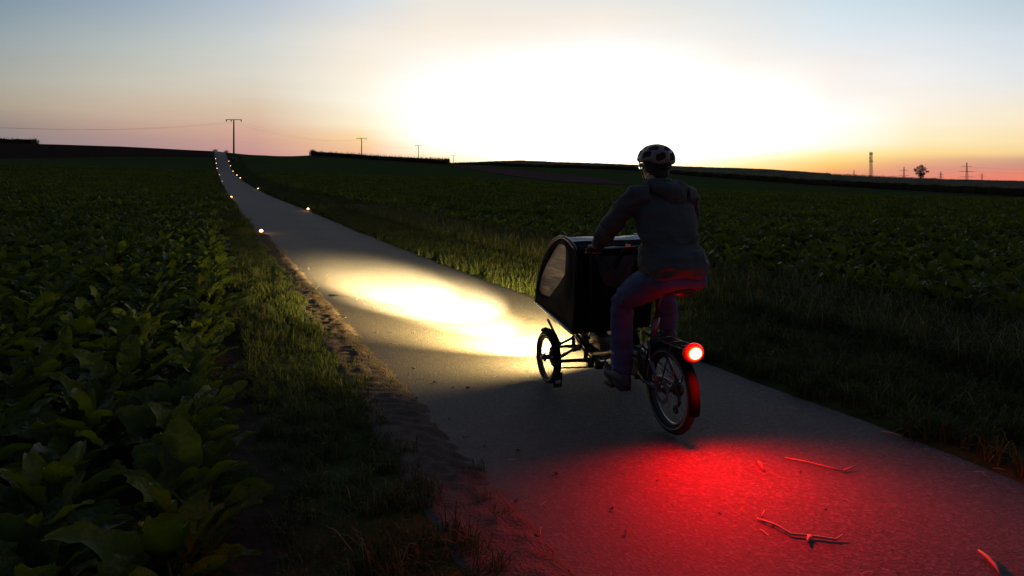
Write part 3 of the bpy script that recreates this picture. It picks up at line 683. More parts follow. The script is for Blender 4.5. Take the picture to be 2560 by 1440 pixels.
# lone tree on the right horizon
rr = random.Random(11); Yd = 600; x = at(2302, Yd); zb = g1(x, Yd); r = empty('tree', (x, Yd, zb-.2)); tag(r, 'lone rounded tree with open crown on the right horizon', 'tree')
s = Yd/F; m = MB(); m.tube([(0,0,0), (.1,0,3), (0,0,6), (-.3,.2,10)], [.55,.42,.30,.10], 8)
LM = [((0,0,6.2),(3.2,2.8,3.4)), ((-4.2,.5,7.6),(1.9,2,1.7)), ((-2.6,-.5,9.6),(1.6,1.7,1.5)), ((.4,0,11.0),(1.9,2,1.6)), ((3.2,.6,8.6),(2.3,2,1.9)), ((5.4,-.4,6.4),(1.7,1.6,1.1)), ((-3.6,0,4.6),(1.4,1.6,1.2)), ((.2,0,2.6),(2.9,2.6,2.5)), ((2.4,0,4.4),(1.8,1.8,1.5)), ((6.6,0,6.0),(.8,.8,.5)), ((-5.6,0,8.8),(.8,.8,.6))]
for c, q in LM: m.tube([(0,0,min(3.5, c[2]*.5)), (c[0]*.5, c[1]*.5, c[2]*.75), c], [.2,.12,.05], 5)
m.build('trunk', M_wood, r, True)
m = MB()
for c, q in LM: leaf_mass(m, c, q, int(75*q[0]*q[2]), .34, rr)
m.build('crown', M_hedge, r)

# small things along the far end of the path
def ground_hit(px, py):
    """the spot on the ground seen at that direction from the eye"""
    t = (px-1280)/F; Ys = np.linspace(8, 230, 4000); z = gz(t*Ys, Ys); lin_ = EYE-(py-450)*Ys/F; d = z+.03-lin_; i = np.argmax(d > 0); return t*Ys[i], Ys[i]
M_bush = leafmat('bush_leaf', (.022,.032,.012), (.045,.058,.022), trans=.2)
for px, Yd, lab in ((538, 189, 'tiny bush on the crest at the left end of the path'), (566, 189, 'tiny bush on the crest just right of the path')):
    x = at(px, Yd); m = MB(); leaf_mass(m, (0,0,.25), (.75,.5,.38), 160, .09, rr); m.tube([(0,0,-.1), (.05,0,.3)], [.03,.01], 5)
    o = m.build('bush', M_bush); o.location = (x, Yd, g1(x, Yd)); tag(o, lab, 'bush', 'bushes on the crest')
M_darkbox = mat('dark_weathered_box', (.030,.028,.028), rough=.7)
x, Yd = ground_hit(584, 401); r = empty('grit_box', (x, Yd, g1(x, Yd)), .25); tag(r, 'small dark box standing in the grass below the nearest power pole', 'box')
m = MB(); m.box((0,0,.26), (1.05,.6,.52)); m.build('box_body', M_darkbox, r)
m = MB(); m.box((0,0,.545), (1.12,.66,.05), Matrix.Rotation(.06, 3, 'X')); m.build('lid', mat('grey_lid', (.10,.10,.105), rough=.6), r)

# lights set out along both edges of the path
M_glow = glow('warm_lamp_lens', (1.0,.42,.14), 8.0)
M_puck = mat('lamp_base', (.05,.05,.05), rough=.5)
base = MB(); base.tube([(0,0,-.02), (0,0,.022), (0,0,.03)], [.075,.075,.062], 14); me_base = base.mesh('lamp_base', M_puck, True)
lens = MB(); lens.ell((0,0,.060), (.050,.050,.038), 14, 8); me_lens = lens.mesh('lamp_lens', M_glow, True)
LIGHTS = {'left': [(655,580), (580.5,494), (557,453.5), (548.5,438), (544,432.5), (542.5,421.5), (535,408.5), (534.5,397)],
          'right': [(768,524), (657.5,472.5), (617,445.5), (597.5,438.5), (584.5,428.5), (574,415), (563.5,403.5)]}
ordn = ['nearest', 'second', 'third', 'fourth', 'fifth', 'sixth', 'seventh', 'farthest']
def edge_hit(side, py):
    """the place along the path edge that lies at that height in the view"""
    A = np.linspace(8, 215, 5000); X, Y = xy(A, np.full(A.shape, (RB0+.10) if side == 'left' else RB1+(.0 if py > 500 else .08))); yy_ = 450+F*(EYE-gz(X, Y)-.05)/Y; i = np.argmax(yy_ < py); return X[i], Y[i]
for side, pts in LIGHTS.items():
    for i, (px, py) in enumerate(pts):
        x, y = edge_hit(side, py); r = empty('path_light', (x, y, g1(x, y)+.02)); n = 'farthest' if i == len(pts)-1 else ordn[i]
        tag(r, 'small glowing ground light, %s along the %s edge of the path' % (n, side), 'path light', 'small lights along the edges of the path')
        s = 1.0 if y < 40 else 1.15 if y < 90 else 1.35; r.scale = (s, s, s)
        link('base', me_base, r); link('lens', me_lens, r)
        if y < 70:
            l = bpy.data.lights.new('lamp_light', 'POINT'); l.energy = 5.0; l.color = (1,.55,.22); l.shadow_soft_size = .05
            lo = bpy.data.objects.new('lamp_light', l); COL.objects.link(lo); lo.parent = r; lo.location = (0,0,.16)

# dry stalks and bits dropped on the path
M_twig = mat('dry_stalk', (.30,.19,.11), rough=.7, var=.3, vscale=20)
def gp(px, py):
    Y = EYE*F/(py-450); return ((px-1280)/F*Y, Y)
def stalk(pts, rads, label, branch=()):
    P = [Vector((*gp(px, py), .018+h)) for px, py, h in pts]; o0 = P[0].copy(); m = MB(); m.tube([p-o0 for p in P], rads, 6)
    for a, b, r_ in branch: m.tube([Vector((*gp(*a[:2]), .018+a[2]))-o0, Vector((*gp(*b[:2]), .018+b[2]))-o0], [r_, r_*.6], 5)
    o = m.build('dry_stalk', M_twig, smooth=True); o.location = o0; tag(o, label, 'stalk', 'dry stalks lying on the path')
stalk([(1962,1152,0), (2010,1163,.004), (2070,1177,.002), (2112,1187,0)], [.003,.004,.004,.004], 'long straight dry stalk lying on the path, higher of the two long ones', [((2108,1186,0), (2140,1178,.012), .006)])
stalk([(1893,1306,0), (1940,1326,.006), (1978,1347,.002), (2025,1352,.004), (2090,1361,.002), (2108,1354,.012)], [.004,.005,.005,.005,.005,.003], 'bent knotted dry stalk lying in the red glow on the path', [((1903,1309,.002), (1911,1297,.02), .005), ((2022,1352,.003), (2020,1370,.006), .008), ((2024,1352,.003), (2032,1360,.008), .006)])
stalk([(2446,1386,0), (2468,1408,.008), (2490,1430,.006), (2500,1446,0)], [.004,.008,.008,.004], 'thick dry stalk piece at the lower right corner of the path')
stalk([(1896,1162,0), (1901,1173,.008), (1909,1184,.002)], [.005,.009,.004], 'short pale curled husk on the red lit path')
stalk([(2203,1086,0), (2225,1091,.004), (2256,1096,0)], [.004,.005,.003], 'short dry stalk at the right grass edge of the path')
M_deadleaf = mat('dead_leaf', (.035,.022,.014), rough=.8)
m = MB(); m.add([(-.09,0,.004), (-.03,.03,.016), (.05,.02,.008), (.10,-.005,.02), (.03,-.03,.012), (-.04,-.02,.006), (0,0,.024)], [(0,1,6), (1,2,6), (2,3,6), (3,4,6), (4,5,6), (5,0,6)])
o = m.build('dead_leaf', M_deadleaf); o.location = (*gp(861,749), .025); tag(o, 'dark curled dead leaf on the lit path left of the headlight pool', 'leaf')
m = MB()
for i in range(520):
    a_ = random.uniform(.8, 16); b_ = 1.0+abs(random.gauss(0, .45)) if random.random() < .55 else random.uniform(1.1, 3.65); x, y = xy(a_, b_); s = random.uniform(.004, .016)*(1 if b_ < 1.7 else .55)
    z = g1(x, y)+.012; fl_ = .9 if a_ < 6 else .25
    P = [(x+s*random.uniform(-1, 1)*1.2, y+s*random.uniform(-1, 1)*1.2, z+s*random.uniform(-.3, fl_)) for _ in range(6)]
    m.add(P, [(0,1,2), (0,2,3), (0,3,4), (0,4,1), (5,2,1), (5,3,2), (5,4,3), (5,1,4)])
tag(m.build('earth_crumbs', M_dirt), 'crumbs of earth scattered over the path edge', 'crumbs', kind='stuff')

m = MB()
for i in range(150):
    a_ = random.uniform(.6, 18); b_ = random.choice((random.uniform(1.1, 3.65), random.gauss(1.25, .2), random.gauss(3.55, .12))); x, y = xy(a_, b_); q = random.uniform(0, math.pi); l_ = random.uniform(.012, .05); w_ = random.uniform(.001, .0025)
    z = g1(x, y)+.016; dx, dy = math.cos(q)*l_, math.sin(q)*l_; ox, oy = -math.sin(q)*w_, math.cos(q)*w_; k_ = random.uniform(.3, .7); h_ = random.uniform(.001, .006 if a_ < 6 else .0015)
    m.add([(x-dx-ox, y-dy-oy, z), (x-dx+ox, y-dy+oy, z), (x+ox, y+oy, z+h_), (x-ox, y-oy, z+h_), (x+dx*k_+ox, y+dy*k_+oy, z), (x+dx*k_-ox, y+dy*k_-oy, z)], [(0,1,2,3), (3,2,4,5)])
tag(m.build('straw_litter', M_twig), 'bits of straw littering the path', 'straw', kind='stuff')

# ------------------------------------------------------------------ cargo trike (local axes: x forward, y left, z up; origin under the rear axle)
HEAD = R(18.5); TRI = (.94, 4.06, .018)
trike = empty('cargo_trike', TRI, R(90)+HEAD); tag(trike, 'cargo trike with black covered child box, lit headlight and glowing red tail light', 'cargo bike')
M_frame = mat('dark_blue_frame', (.040,.043,.060), rough=.30, var=.1, coat=.4)
M_rubber = mat('tyre_rubber', (.012,.012,.012), rough=.75, var=.3, bump=.3, bscale=90)
M_alloy = mat('alloy', (.30,.30,.31), rough=.35, metal=.95, var=.1)
M_rim = mat('dark_rim', (.045,.045,.048), rough=.35, metal=.6)
M_black = mat('black_plastic', (.012,.012,.013), rough=.45, var=.15)
M_refl = mat('tyre_reflective_line', (.20,.18,.15), rough=.35)
M_fabric = mat('black_tent_fabric', (.010,.009,.010), spec=.08, rough=.9, var=.3, vscale=14, bump=.35, bscale=24)
M_tray = mat('grey_box_tray', (.45,.42,.36), rough=.6, var=.15)
def wheel(c, Rr, tr, spokes, toe=0.0, disc_y=0.0):
    w = MB(); prof = [(Rr-tr+tr*math.cos(q), tr*math.sin(q)) for q in np.linspace(0, 2*math.pi, 11)[:-1]]
    w.lathe_y((0,0,0), prof, 56); o = w.build('wheel', M_rubber, trike, True); o.location = c; o.rotation_euler = (0,0,toe)
    rim = MB(); ri = Rr-2*tr+.004; rim.lathe_y((0,0,0), [(ri+.004,-tr*.62), (ri+.004,tr*.62), (ri-.014,tr*.45), (ri-.017,0), (ri-.014,-tr*.45)], 56); rim.build('rim', M_rim, o, True)
    ln = MB()
    for s in (-1, 1): ln.lathe_y((0,s*tr*.93,0), [(Rr-tr*1.35,0), (Rr-tr*1.10,0), (Rr-tr*1.10,s*.0025), (Rr-tr*1.35,s*.0025)], 56)
    ln.build('reflective_line', M_refl, o, True)
    hub = MB(); hub.lathe_y((0,0,0), [(.0,-.05), (.016,-.05), (.018,-.03), (.032,-.028), (.032,-.022), (.017,-.018), (.017,.018), (.032,.022), (.032,.028), (.018,.03), (.016,.05), (.0,.05)], 20); hub.build('hub', M_black, o, True)
    sp = MB()
    for k in range(spokes):
        q = 2*math.pi*k/spokes; sd = .025 if k % 2 else -.025; q2 = q+(.5 if (k//2) % 2 else -.5)
        sp.tube([(.030*math.cos(q2), sd, .030*math.sin(q2)), ((ri-.012)*math.cos(q), 0, (ri-.012)*math.sin(q))], .0012, 3, cap=False)
    sp.build('spokes', M_alloy, o)
    return o
wr = wheel((0,0,.257), .257, .027, 28)
wl = wheel((1.16,.325,.192), .192, .022, 24, R(1.5)); wrt = wheel((1.16,-.325,.192), .192, .022, 24, R(1.5))
for w_, s in ((wl, -1), (wrt, 1)):
    d = MB(); d.lathe_y((0, s*.042, 0), [(.045,-.001), (.075,-.001), (.075,.001), (.045,.001)], 28)
    for k in range(6): q = k*math.pi/3; d.tube([(.014*math.cos(q), s*.042, .014*math.sin(q)), (.052*math.cos(q+.3), s*.042, .052*math.sin(q+.3))], .004, 4)
    d.build('brake_disc', M_alloy, w_)
    cal = MB(); cal.box((-.055, s*.05, .045), (.05,.03,.035), Matrix.Rotation(.7, 3, 'Y')); cal.build('brake_caliper', M_black, w_)
M_fender = mat('matt_fender', (.005,.005,.005), rough=.95, spec=.1)
def fender(c, Rr, a0, a1, wid, name, n=26, th=.004):
    rings = []
    for i in range(n+1):
        q = R(a0+(a1-a0)*i/n); ring = []
        for y_, d_ in ((-wid,-.018), (-wid*.7,-.003), (0,.004), (wid*.7,-.003), (wid,-.018)): ring.append((c[0]+(Rr+d_)*math.cos(q), c[1]+y_, c[2]+(Rr+d_)*math.sin(q)))
        for y_, d_ in ((wid*.95,-.022), (wid*.65,-.008), (0,-.001), (-wid*.65,-.008), (-wid*.95,-.022)): ring.append((c[0]+(Rr+d_-th)*math.cos(q), c[1]+y_, c[2]+(Rr+d_-th)*math.sin(q)))
        rings.append(ring)
    return MB().loft(rings).build(name, M_fender, trike, True)
fender((0,0,.257), .280, 25, 196, .034, 'rear_fender')
for s in (1, -1):
    fl = fender((1.16,s*.325,.192), .212, 70, 205, .030, 'front_fender')
    mf = MB(); mf.box((.962, s*.325, .075), (.006,.064,.11), Matrix.Rotation(-.18, 3, 'Y')); mf.build('mud_flap', M_rubber, trike)
    mr_ = MB(); mr_.box((.956, s*.325, .065), (.003,.036,.022), Matrix.Rotation(-.18, 3, 'Y')); mr_.build('flap_patch', M_tray, trike)
# frame
m = MB()
m.tube([(1.17,0,.205), (1.02,0,.225), (.86,0,.265), (.70,0,.315), (.52,0,.385), (.36,0,.385), (.27,0,.36)], [.030,.031,.034,.036,.038,.036,.033], 12)
m.tube([(.30,0,.22), (.262,0,.35), (.20,0,.52), (.155,0,.655)], .021, 12)
m.tube([(.50,0,.38), (.47,0,.345)], .034, 10)
for s in (-1, 1):
    m.tube([(.30,s*.035,.28), (.16,s*.066,.262), (0,s*.070,.257)], [.015,.013,.011], 8)
    m.tube([(.205,s*.028,.50), (.12,s*.060,.40), (0,s*.070,.262)], [.011,.011,.010], 8)
    m.tube([(1.20,s*.15,.435), (1.17,s*.09,.33), (1.11,s*.012,.215)], [.019,.020,.022], 10)
    m.tube([(.98,s*.20,.43), (1.05,s*.06,.26)], [.012,.014], 8)
m.tube([(1.10,0,.205), (1.22,0,.215), (1.34,0,.245)], [.030,.028,.022], 10)
for s in (-1, 1): m.tube([(1.30,s*.055,.30), (1.29,s*.058,.18)], .016, 8); m.tube([(1.09,s*.05,.28), (1.085,s*.05,.15)], .017, 8)
m.tube([(1.10,-.06,.263), (1.10,.06,.263)], .018, 8); m.tube([(1.30,-.06,.285), (1.30,.06,.285)], .016, 8); m.tube([(1.08,-.05,.165), (1.08,.05,.165)], .018, 8); m.tube([(1.28,-.06,.20), (1.28,.06,.20)], .016, 8)
m.tube([(1.2,-.22,.435), (1.2,.22,.435)], .014, 8); m.tube([(.85,-.22,.435), (.85,.22,.435)], .012, 8)
for s in (-1, 1): m.tube([(.74,s*.20,.435), (1.34,s*.20,.435)], .012, 8)
m.tube([(.90,0,.28), (.86,0,.50), (.79,0,.70), (.735,0,.85)], [.018,.018,.017,.016], 10)
m.build('frame', M_frame, trike, True)
gb = MB(); gb.tube([(1.187,-.122,.385), (1.148,-.062,.295)], .0225, 10); gb.build('painted_green_reflection', mat('green_reflection_paint', (.01,.22,.03), rough=.25), trike, True)  # green reflection on the right brace, put in as a coloured sleeve
for s in (1, -1):
    a_ = MB()
    a_.tube([(1.12,s*.06,.262), (1.155,s*.17,.262), (1.165,s*.275,.255)], [.013,.012,.012], 8); a_.tube([(1.30,s*.06,.285), (1.22,s*.19,.268), (1.17,s*.27,.258)], [.010,.010,.010], 8)
    a_.build('upper_arm', M_black, trike, True)
    a_ = MB()
    a_.tube([(1.08,s*.05,.165), (1.13,s*.17,.158), (1.16,s*.28,.152)], [.015,.014,.013], 8); a_.tube([(1.28,s*.06,.20), (1.22,s*.18,.175), (1.17,s*.27,.156)], [.012,.012,.012], 8)
    a_.build('lower_arm', M_black, trike, True)
    k_ = MB(); k_.tube([(1.165,s*.278,.27), (1.16,s*.285,.192), (1.155,s*.28,.14)], [.016,.024,.016], 10); k_.tube([(1.16,s*.27,.192), (1.16,s*.325,.192)], .012, 8); k_.build('knuckle', M_black, trike, True)
    t_ = MB(); t_.tube([(1.02,s*.03,.128), (1.06,s*.275,.132)], .006, 6); t_.build('tie_rod', M_black, trike)
    d_ = MB(); d_.tube([(1.385,s*.235,.42), (1.30,s*.215,.335), (1.21,s*.20,.262)], .010, 8); d_.build('damper', M_black, trike, True)
m = MB(); m.box((1.05,.0,.145), (.05,.10,.05)); m.box((.93,0,.165), (.05,.09,.05)); m.tube([(1.05,0,.24), (1.05,0,.12)], .018, 10); m.tube([(1.05,.0,.13), (.93,.0,.15), (.80,0,.27)], .006, 6); m.build('steering_linkage', M_black, trike, True)
m = MB(); m.ell((1.14,.0,.30), (.10,.07,.05), 14, 8); m.ell((1.20,-.02,.37), (.05,.06,.04), 12, 8); m.tube([(1.0,.05,.34), (1.12,.09,.36), (1.25,.06,.33), (1.33,.0,.38)], .006, 6); m.tube([(1.02,-.1,.33), (1.16,-.14,.30), (1.2,-.25,.28)], .005, 6); m.build('tilt_lock', M_black, trike, True)
# battery, motor, drive
def rbox(m, c, size, bev=.2):
    pts = []
    for u in np.linspace(0, 2*math.pi, 20, endpoint=False):
        cu, su = math.cos(u), math.sin(u); e = .45; pts.append((math.copysign(abs(cu)**e, cu), math.copysign(abs(su)**e, su)))
    rings = []
    for xx, k in ((-.5, .75), (-.46, .94), (-.38, 1), (.38, 1), (.46, .94), (.5, .75)): rings.append([(c[0]+xx*size[0], c[1]+p[0]*size[1]/2*k, c[2]+p[1]*size[2]/2*k) for p in pts])
    return m.loft(rings)
m = MB(); rbox(m, (.345,0,.300), (.19,.085,.14)); m.build('battery', M_black, trike, True)
m = MB(); rbox(m, (.93,.005,.345), (.22,.10,.115)); m.build('drive_cover', mat('olive_cover', (.07,.065,.05), rough=.3), trike, True)
m = MB(); m.tube([(.46,-.05,.33), (.46,.05,.33)], .062, 22); m.tube([(.46,-.062,.33), (.46,.062,.33)], .03, 14); m.build('motor', M_black, trike, True)
m = MB(); m.lathe_y((.46,-.066,.33), [(.07,-.002), (.085,-.002), (.085,.002), (.07,.002)], 40); m.build('chainring', M_alloy, trike)
m = MB()
for z0, z1 in ((.413, .300), (.247, .214)): m.tube([(.46,-.066,z0), (.0,-.058,z1)], .005, 4)
m.build('chain', M_black, trike)
m = MB(); m.lathe_y((0,-.055,.257), [(.02,-.012), (.045,-.012), (.045,.012), (.02,.012)], 26); m.tube([(.0,-.062,.257), (.02,-.075,.16), (.05,-.07,.12)], .012, 8); m.lathe_y((.05,-.07,.115), [(.005,-.006), (.026,-.006), (.026,.006), (.005,.006)], 18); m.build('rear_gears', M_black, trike, True)
m = MB(); m.lathe_y((0,.058,.257), [(.05,-.001), (.08,-.001), (.08,.001), (.05,.001)], 30); m.box((.055,.06,.315), (.05,.03,.035)); m.build('rear_brake', M_alloy, trike)
CA = R(-96)
for s, q in ((1, CA), (-1, CA+math.pi)):
    e_ = Vector((.46+.150*math.cos(q), 0, .33+.150*math.sin(q)))
    m = MB(); m.tube([(.46,s*.078,.33), (e_.x, s*.088, e_.z)], [.013,.010], 8, flat=.7); m.build('crank', M_alloy, trike, True)
    m = MB(); m.box((e_.x, s*.148, e_.z), (.095,.085,.018)); m.tube([(e_.x, s*.09, e_.z), (e_.x, s*.19, e_.z)], .006, 6); m.build('pedal', M_black, trike)
# seat
m = MB(); m.tube([(.158,0,.645), (.105,0,.832)], .0145, 12); m.tube([(.105,0,.825), (.07,0,.838)], .018, 10); m.build('seat_post', M_black, trike, True)
m = MB(); rings = []
for xx, hw, zt in ((.16,.018,.866), (.12,.026,.874), (.06,.036,.876), (0,.056,.874), (-.05,.082,.878), (-.10,.094,.884), (-.135,.082,.886), (-.152,.05,.880)):
    rings.append([(xx, hw*math.cos(q), zt-.026+(.026 if math.sin(q) > 0 else .022)*math.sin(q)) for q in np.linspace(0, 2*math.pi, 18, endpoint=False)])
m.loft(rings).build('saddle', M_black, trike, True)
m = MB()
for s in (-1, 1): m.tube([(.10,s*.02,.848), (.05,s*.022,.832), (-.04,s*.024,.834), (-.11,s*.03,.862)], .0035, 6)
m.build('saddle_rails', M_alloy, trike)
# rack and tail light
m = MB()
for s in (-1, 1): m.tube([(.185,s*.03,.535), (.10,s*.055,.545), (-.19,s*.055,.548), (-.215,s*.045,.548)], .0055, 6); m.tube([(-.10,s*.055,.545), (0,s*.074,.265)], .005, 6)
for xx in (.08, -.04, -.15, -.215): m.tube([(xx,-.055,.547), (xx,.055,.547)], .005, 6)
m.build('rear_rack', M_black, trike, True)
tl = MB(); tl.tube([(-.205,0,.532), (-.225,0,.532), (-.240,0,.532)], [.034,.060,.063], 28, flat=.82, up=(0,0,1)); tl = tl.build('tail_light', M_black, trike, True)
M_tail = glow('red_tail_lens', (1.0,.004,.002), 9.0)
def lens_material():
    """LED behind a red diffuser: the hot middle shows white, the rim deep red; fixed to the lens"""
    m = bpy.data.materials.new('red_tail_lens'); m.use_nodes = True; t = m.node_tree; b = t.nodes['Principled BSDF']; b.inputs['Base Color'].default_value = (.35,.005,.004,1); b.inputs['Roughness'].default_value = .25
    co_ = nd(t, 'ShaderNodeTexCoord'); mp = nd(t, 'ShaderNodeMapping'); mp.inputs['Location'].default_value = (0, 0, -.533/.056); mp.inputs['Scale'].default_value = (0, 1/.070, 1/.056); t.links.new(co_.outputs['Object'], mp.inputs[0])
    ln = nd(t, 'ShaderNodeVectorMath', operation='LENGTH'); t.links.new(mp.outputs[0], ln.inputs[0])
    cr = nd(t, 'ShaderNodeValToRGB'); el = cr.color_ramp.elements; st = [(0, (14,11,8)), (.42, (10,8,5)), (.52, (6,2.2,.7)), (.60, (3.2,.22,.02)), (.74, (1.0,.006,.002)), (.88, (.35,.001,.001)), (1.0, (.06,.0,.0))]
    for k, (p_, c_) in enumerate(st):
        e = el[k] if k < 2 else el.new(p_)
        e.position = p_; e.color = (*c_, 1)
    t.links.new(ln.outputs['Value'], cr.inputs[0]); t.links.new(cr.outputs[0], b.inputs['Emission Color']); b.inputs['Emission Strength'].default_value = 1.0
    return m
l_ = MB(); l_.ell((-.243,0,.533), (.028,.068,.055), 44, 22); l_.build('red_lens', lens_material(), tl, True)
def lamp(name, typ, loc, energy, col, parent, aim=None, **kw):
    l = bpy.data.lights.new(name, typ); l.energy = energy; l.color = col
    for k, v in kw.items(): setattr(l, k, v)
    o = bpy.data.objects.new(name, l); COL.objects.link(o); o.parent = parent; o.location = loc
    if aim is not None: o.rotation_euler = Vector(aim).to_track_quat('-Z', 'Y').to_euler()
    return o
lamp('tail_beam', 'SPOT', (-.30,0,.532), 50, (1,0,0), trike, aim=(-.27,.06,-.55), spot_size=R(92), spot_blend=1.0, shadow_soft_size=.06)
lamp('tail_wide', 'SPOT', (-.30,0,.532), 210, (1,.0,.0), trike, aim=(-.80,.10,-.52), spot_size=R(168), spot_blend=1.0, shadow_soft_size=.06)
lamp('tail_spread', 'POINT', (-.29,0,.58), 2.8, (1,.01,.0), trike, shadow_soft_size=.03)
# headlight under the front of the box
hl = MB(); hl.tube([(1.43,0,.40), (1.47,0,.40), (1.492,0,.398)], [.022,.034,.036], 18); hl.tube([(1.44,0,.41), (1.42,0,.45)], .01, 6); hl = hl.build('headlight', M_black, trike, True)
l_ = MB(); l_.ell((1.490,0,.398), (.012,.031,.031), 16, 8); l_.build('lens', glow('headlight_lens', (1,.93,.75), 60.0), hl, True)
BEAM = (1.0, .76, .28)
def beam(name, az_, pitch, hw, hv, energy, col):
    a_ = R(az_); b_ = lamp(name, 'SPOT', (1.515,0,.398), energy, col, trike, aim=(math.cos(a_), math.sin(a_), -math.tan(R(pitch))), spot_size=2*R(hw), spot_blend=1.0, shadow_soft_size=.02)
    b_.scale = (1, math.tan(R(hv))/math.tan(R(hw)), 1); return b_
beam('far_beam', 8.5, 5.0, 11.5, 3.0, 200000, (1,.80,.36))
beam('middle_beam', 7, 7.2, 17, 5.0, 92000, (1,.82,.40))
beam('short_beam', 8, 10.5, 17, 9, 19000, (1,.80,.36))
beam('foot_beam', 16, 26, 21, 20, 1700, (1,.80,.36))
beam('wide_beam', 5, 18, 42, 27, 7800, BEAM)
lamp('stray_beam', 'SPOT', (1.515,0,.398), 460, BEAM, trike, aim=(.8,.3,-.40), spot_size=R(174), spot_blend=1.0, shadow_soft_size=.02)
# handlebar
m = MB(); m.tube([(.735,0,.84), (.66,0,.95), (.58,0,1.02), (.55,0,1.035)], .015, 10); m.tube([(.43,-.33,1.055), (.44,-.20,1.055), (.53,-.10,1.05), (.56,0,1.042), (.53,.10,1.05), (.44,.20,1.055), (.43,.33,1.055)], .0115, 10); m.build('handlebar', M_black, trike, True)
for s in (1, -1):
    m = MB(); m.tube([(.432,s*.225,1.055), (.43,s*.345,1.055)], .017, 12); m.build('grip', M_rubber, trike, True)
    m = MB(); m.tube([(.455,s*.20,1.05), (.50,s*.235,1.035), (.51,s*.32,1.03)], .005, 6); m.build('brake_lever', M_alloy, trike, True)
m = MB()
for s in (-1, 1):
    m.tube([(.50,s*.24,1.035), (.60,s*.20,1.00), (.66,s*.08,.93), (.745,s*.025,.80), (.84,s*.022,.55), (.92,s*.03,.36), (1.08,s*.12,.27), (1.15,s*.26,.24)], .0035, 5)
m.tube([(.49,-.22,1.04), (.58,-.15,.97), (.70,-.03,.84), (.80,-.02,.66), (.86,-.03,.44), (.60,-.05,.36), (.30,-.06,.33), (.06,-.07,.29)], .003, 5)
m.build('cables', M_black, trike, True)
# child box
Wb = .30
PROF = [(.76,.455), (.715,.70), (.690,.95), (.692,1.015), (.715,1.045), (.79,1.078), (.88,1.098), (.98,1.094), (1.09,1.060), (1.18,1.005), (1.26,.935), (1.33,.85), (1.39,.755), (1.44,.65), (1.472,.55), (1.30,.525), (1.10,.50), (.92,.475)]
WIN = [(.872,1.037), (.95,1.045), (1.02,1.038), (1.10,.985), (1.175,.925), (1.28,.845), (1.367,.75), (1.41,.66), (1.405,.628), (1.30,.625), (1.191,.632), (1.08,.70), (.966,.777), (.90,.83), (.885,.90)]
def ray_poly(poly, c, n):
    """n points of the outline, at equal angles about c"""
    out = []
    for k in range(n):
        q = 2*math.pi*k/n; d = (math.cos(q), math.sin(q)); best = 0
        for i in range(len(poly)):
            (x1, y1), (x2_, y2_) = poly[i], poly[(i+1) % len(poly)]; ex, ey = x2_-x1, y2_-y1; det = d[0]*(-ey)+ex*d[1]
            if abs(det) < 1e-9: continue
            s_ = ((x1-c[0])*(-ey)+ex*(y1-c[1]))/det; u = (d[0]*(y1-c[1])-d[1]*(x1-c[0]))/det
            if s_ > 0 and -1e-6 <= u <= 1+1e-6: best = max(best, s_)
        out.append((c[0]+d[0]*best, c[1]+d[1]*best))
    return out
WC = (1.10, .82)
def pane_material():
    m = bpy.data.materials.new('clear_film'); m.use_nodes = True; t = m.node_tree; b = t.nodes['Principled BSDF']
    b.inputs['Base Color'].default_value = (.50,.38,.29,1); b.inputs['Roughness'].default_value = .28; b.inputs['Specular IOR Level'].default_value = .8
    co_ = nd(t, 'ShaderNodeTexCoord'); mp = nd(t, 'ShaderNodeMapping'); mp.inputs['Scale'].default_value = (3, 3, 14); n = nd(t, 'ShaderNodeTexNoise'); n.inputs['Scale'].default_value = 1.6; n.inputs['Detail'].default_value = 3
    t.links.new(co_.outputs['Object'], mp.inputs[0]); t.links.new(mp.outputs[0], n.inputs['Vector'])
    bp = nd(t, 'ShaderNodeBump'); bp.inputs['Strength'].default_value = 1.0; bp.inputs['Distance'].default_value = .09; t.links.new(n.outputs['Fac'], bp.inputs['Height']); t.links.new(bp.outputs[0], b.inputs['Normal'])
    tl_ = nd(t, 'ShaderNodeBsdfTranslucent'); tl_.inputs['Color'].default_value = (.85,.66,.48,1); tp = nd(t, 'ShaderNodeBsdfTransparent')
    s1 = nd(t, 'ShaderNodeMixShader'); s1.inputs[0].default_value = .45; t.links.new(b.outputs[0], s1.inputs[1]); t.links.new(tl_.outputs[0], s1.inputs[2])
    s2 = nd(t, 'ShaderNodeMixShader'); s2.inputs[0].default_value = .30; t.links.new(s1.outputs[0], s2.inputs[1]); t.links.new(tp.outputs[0], s2.inputs[2])
    t.links.new(s2.outputs[0], t.nodes['Material Output'].inputs['Surface']); return m
M_film = pane_material()
NR = 72; outer = ray_poly(PROF, WC, NR); inner = ray_poly(WIN, WC, NR)
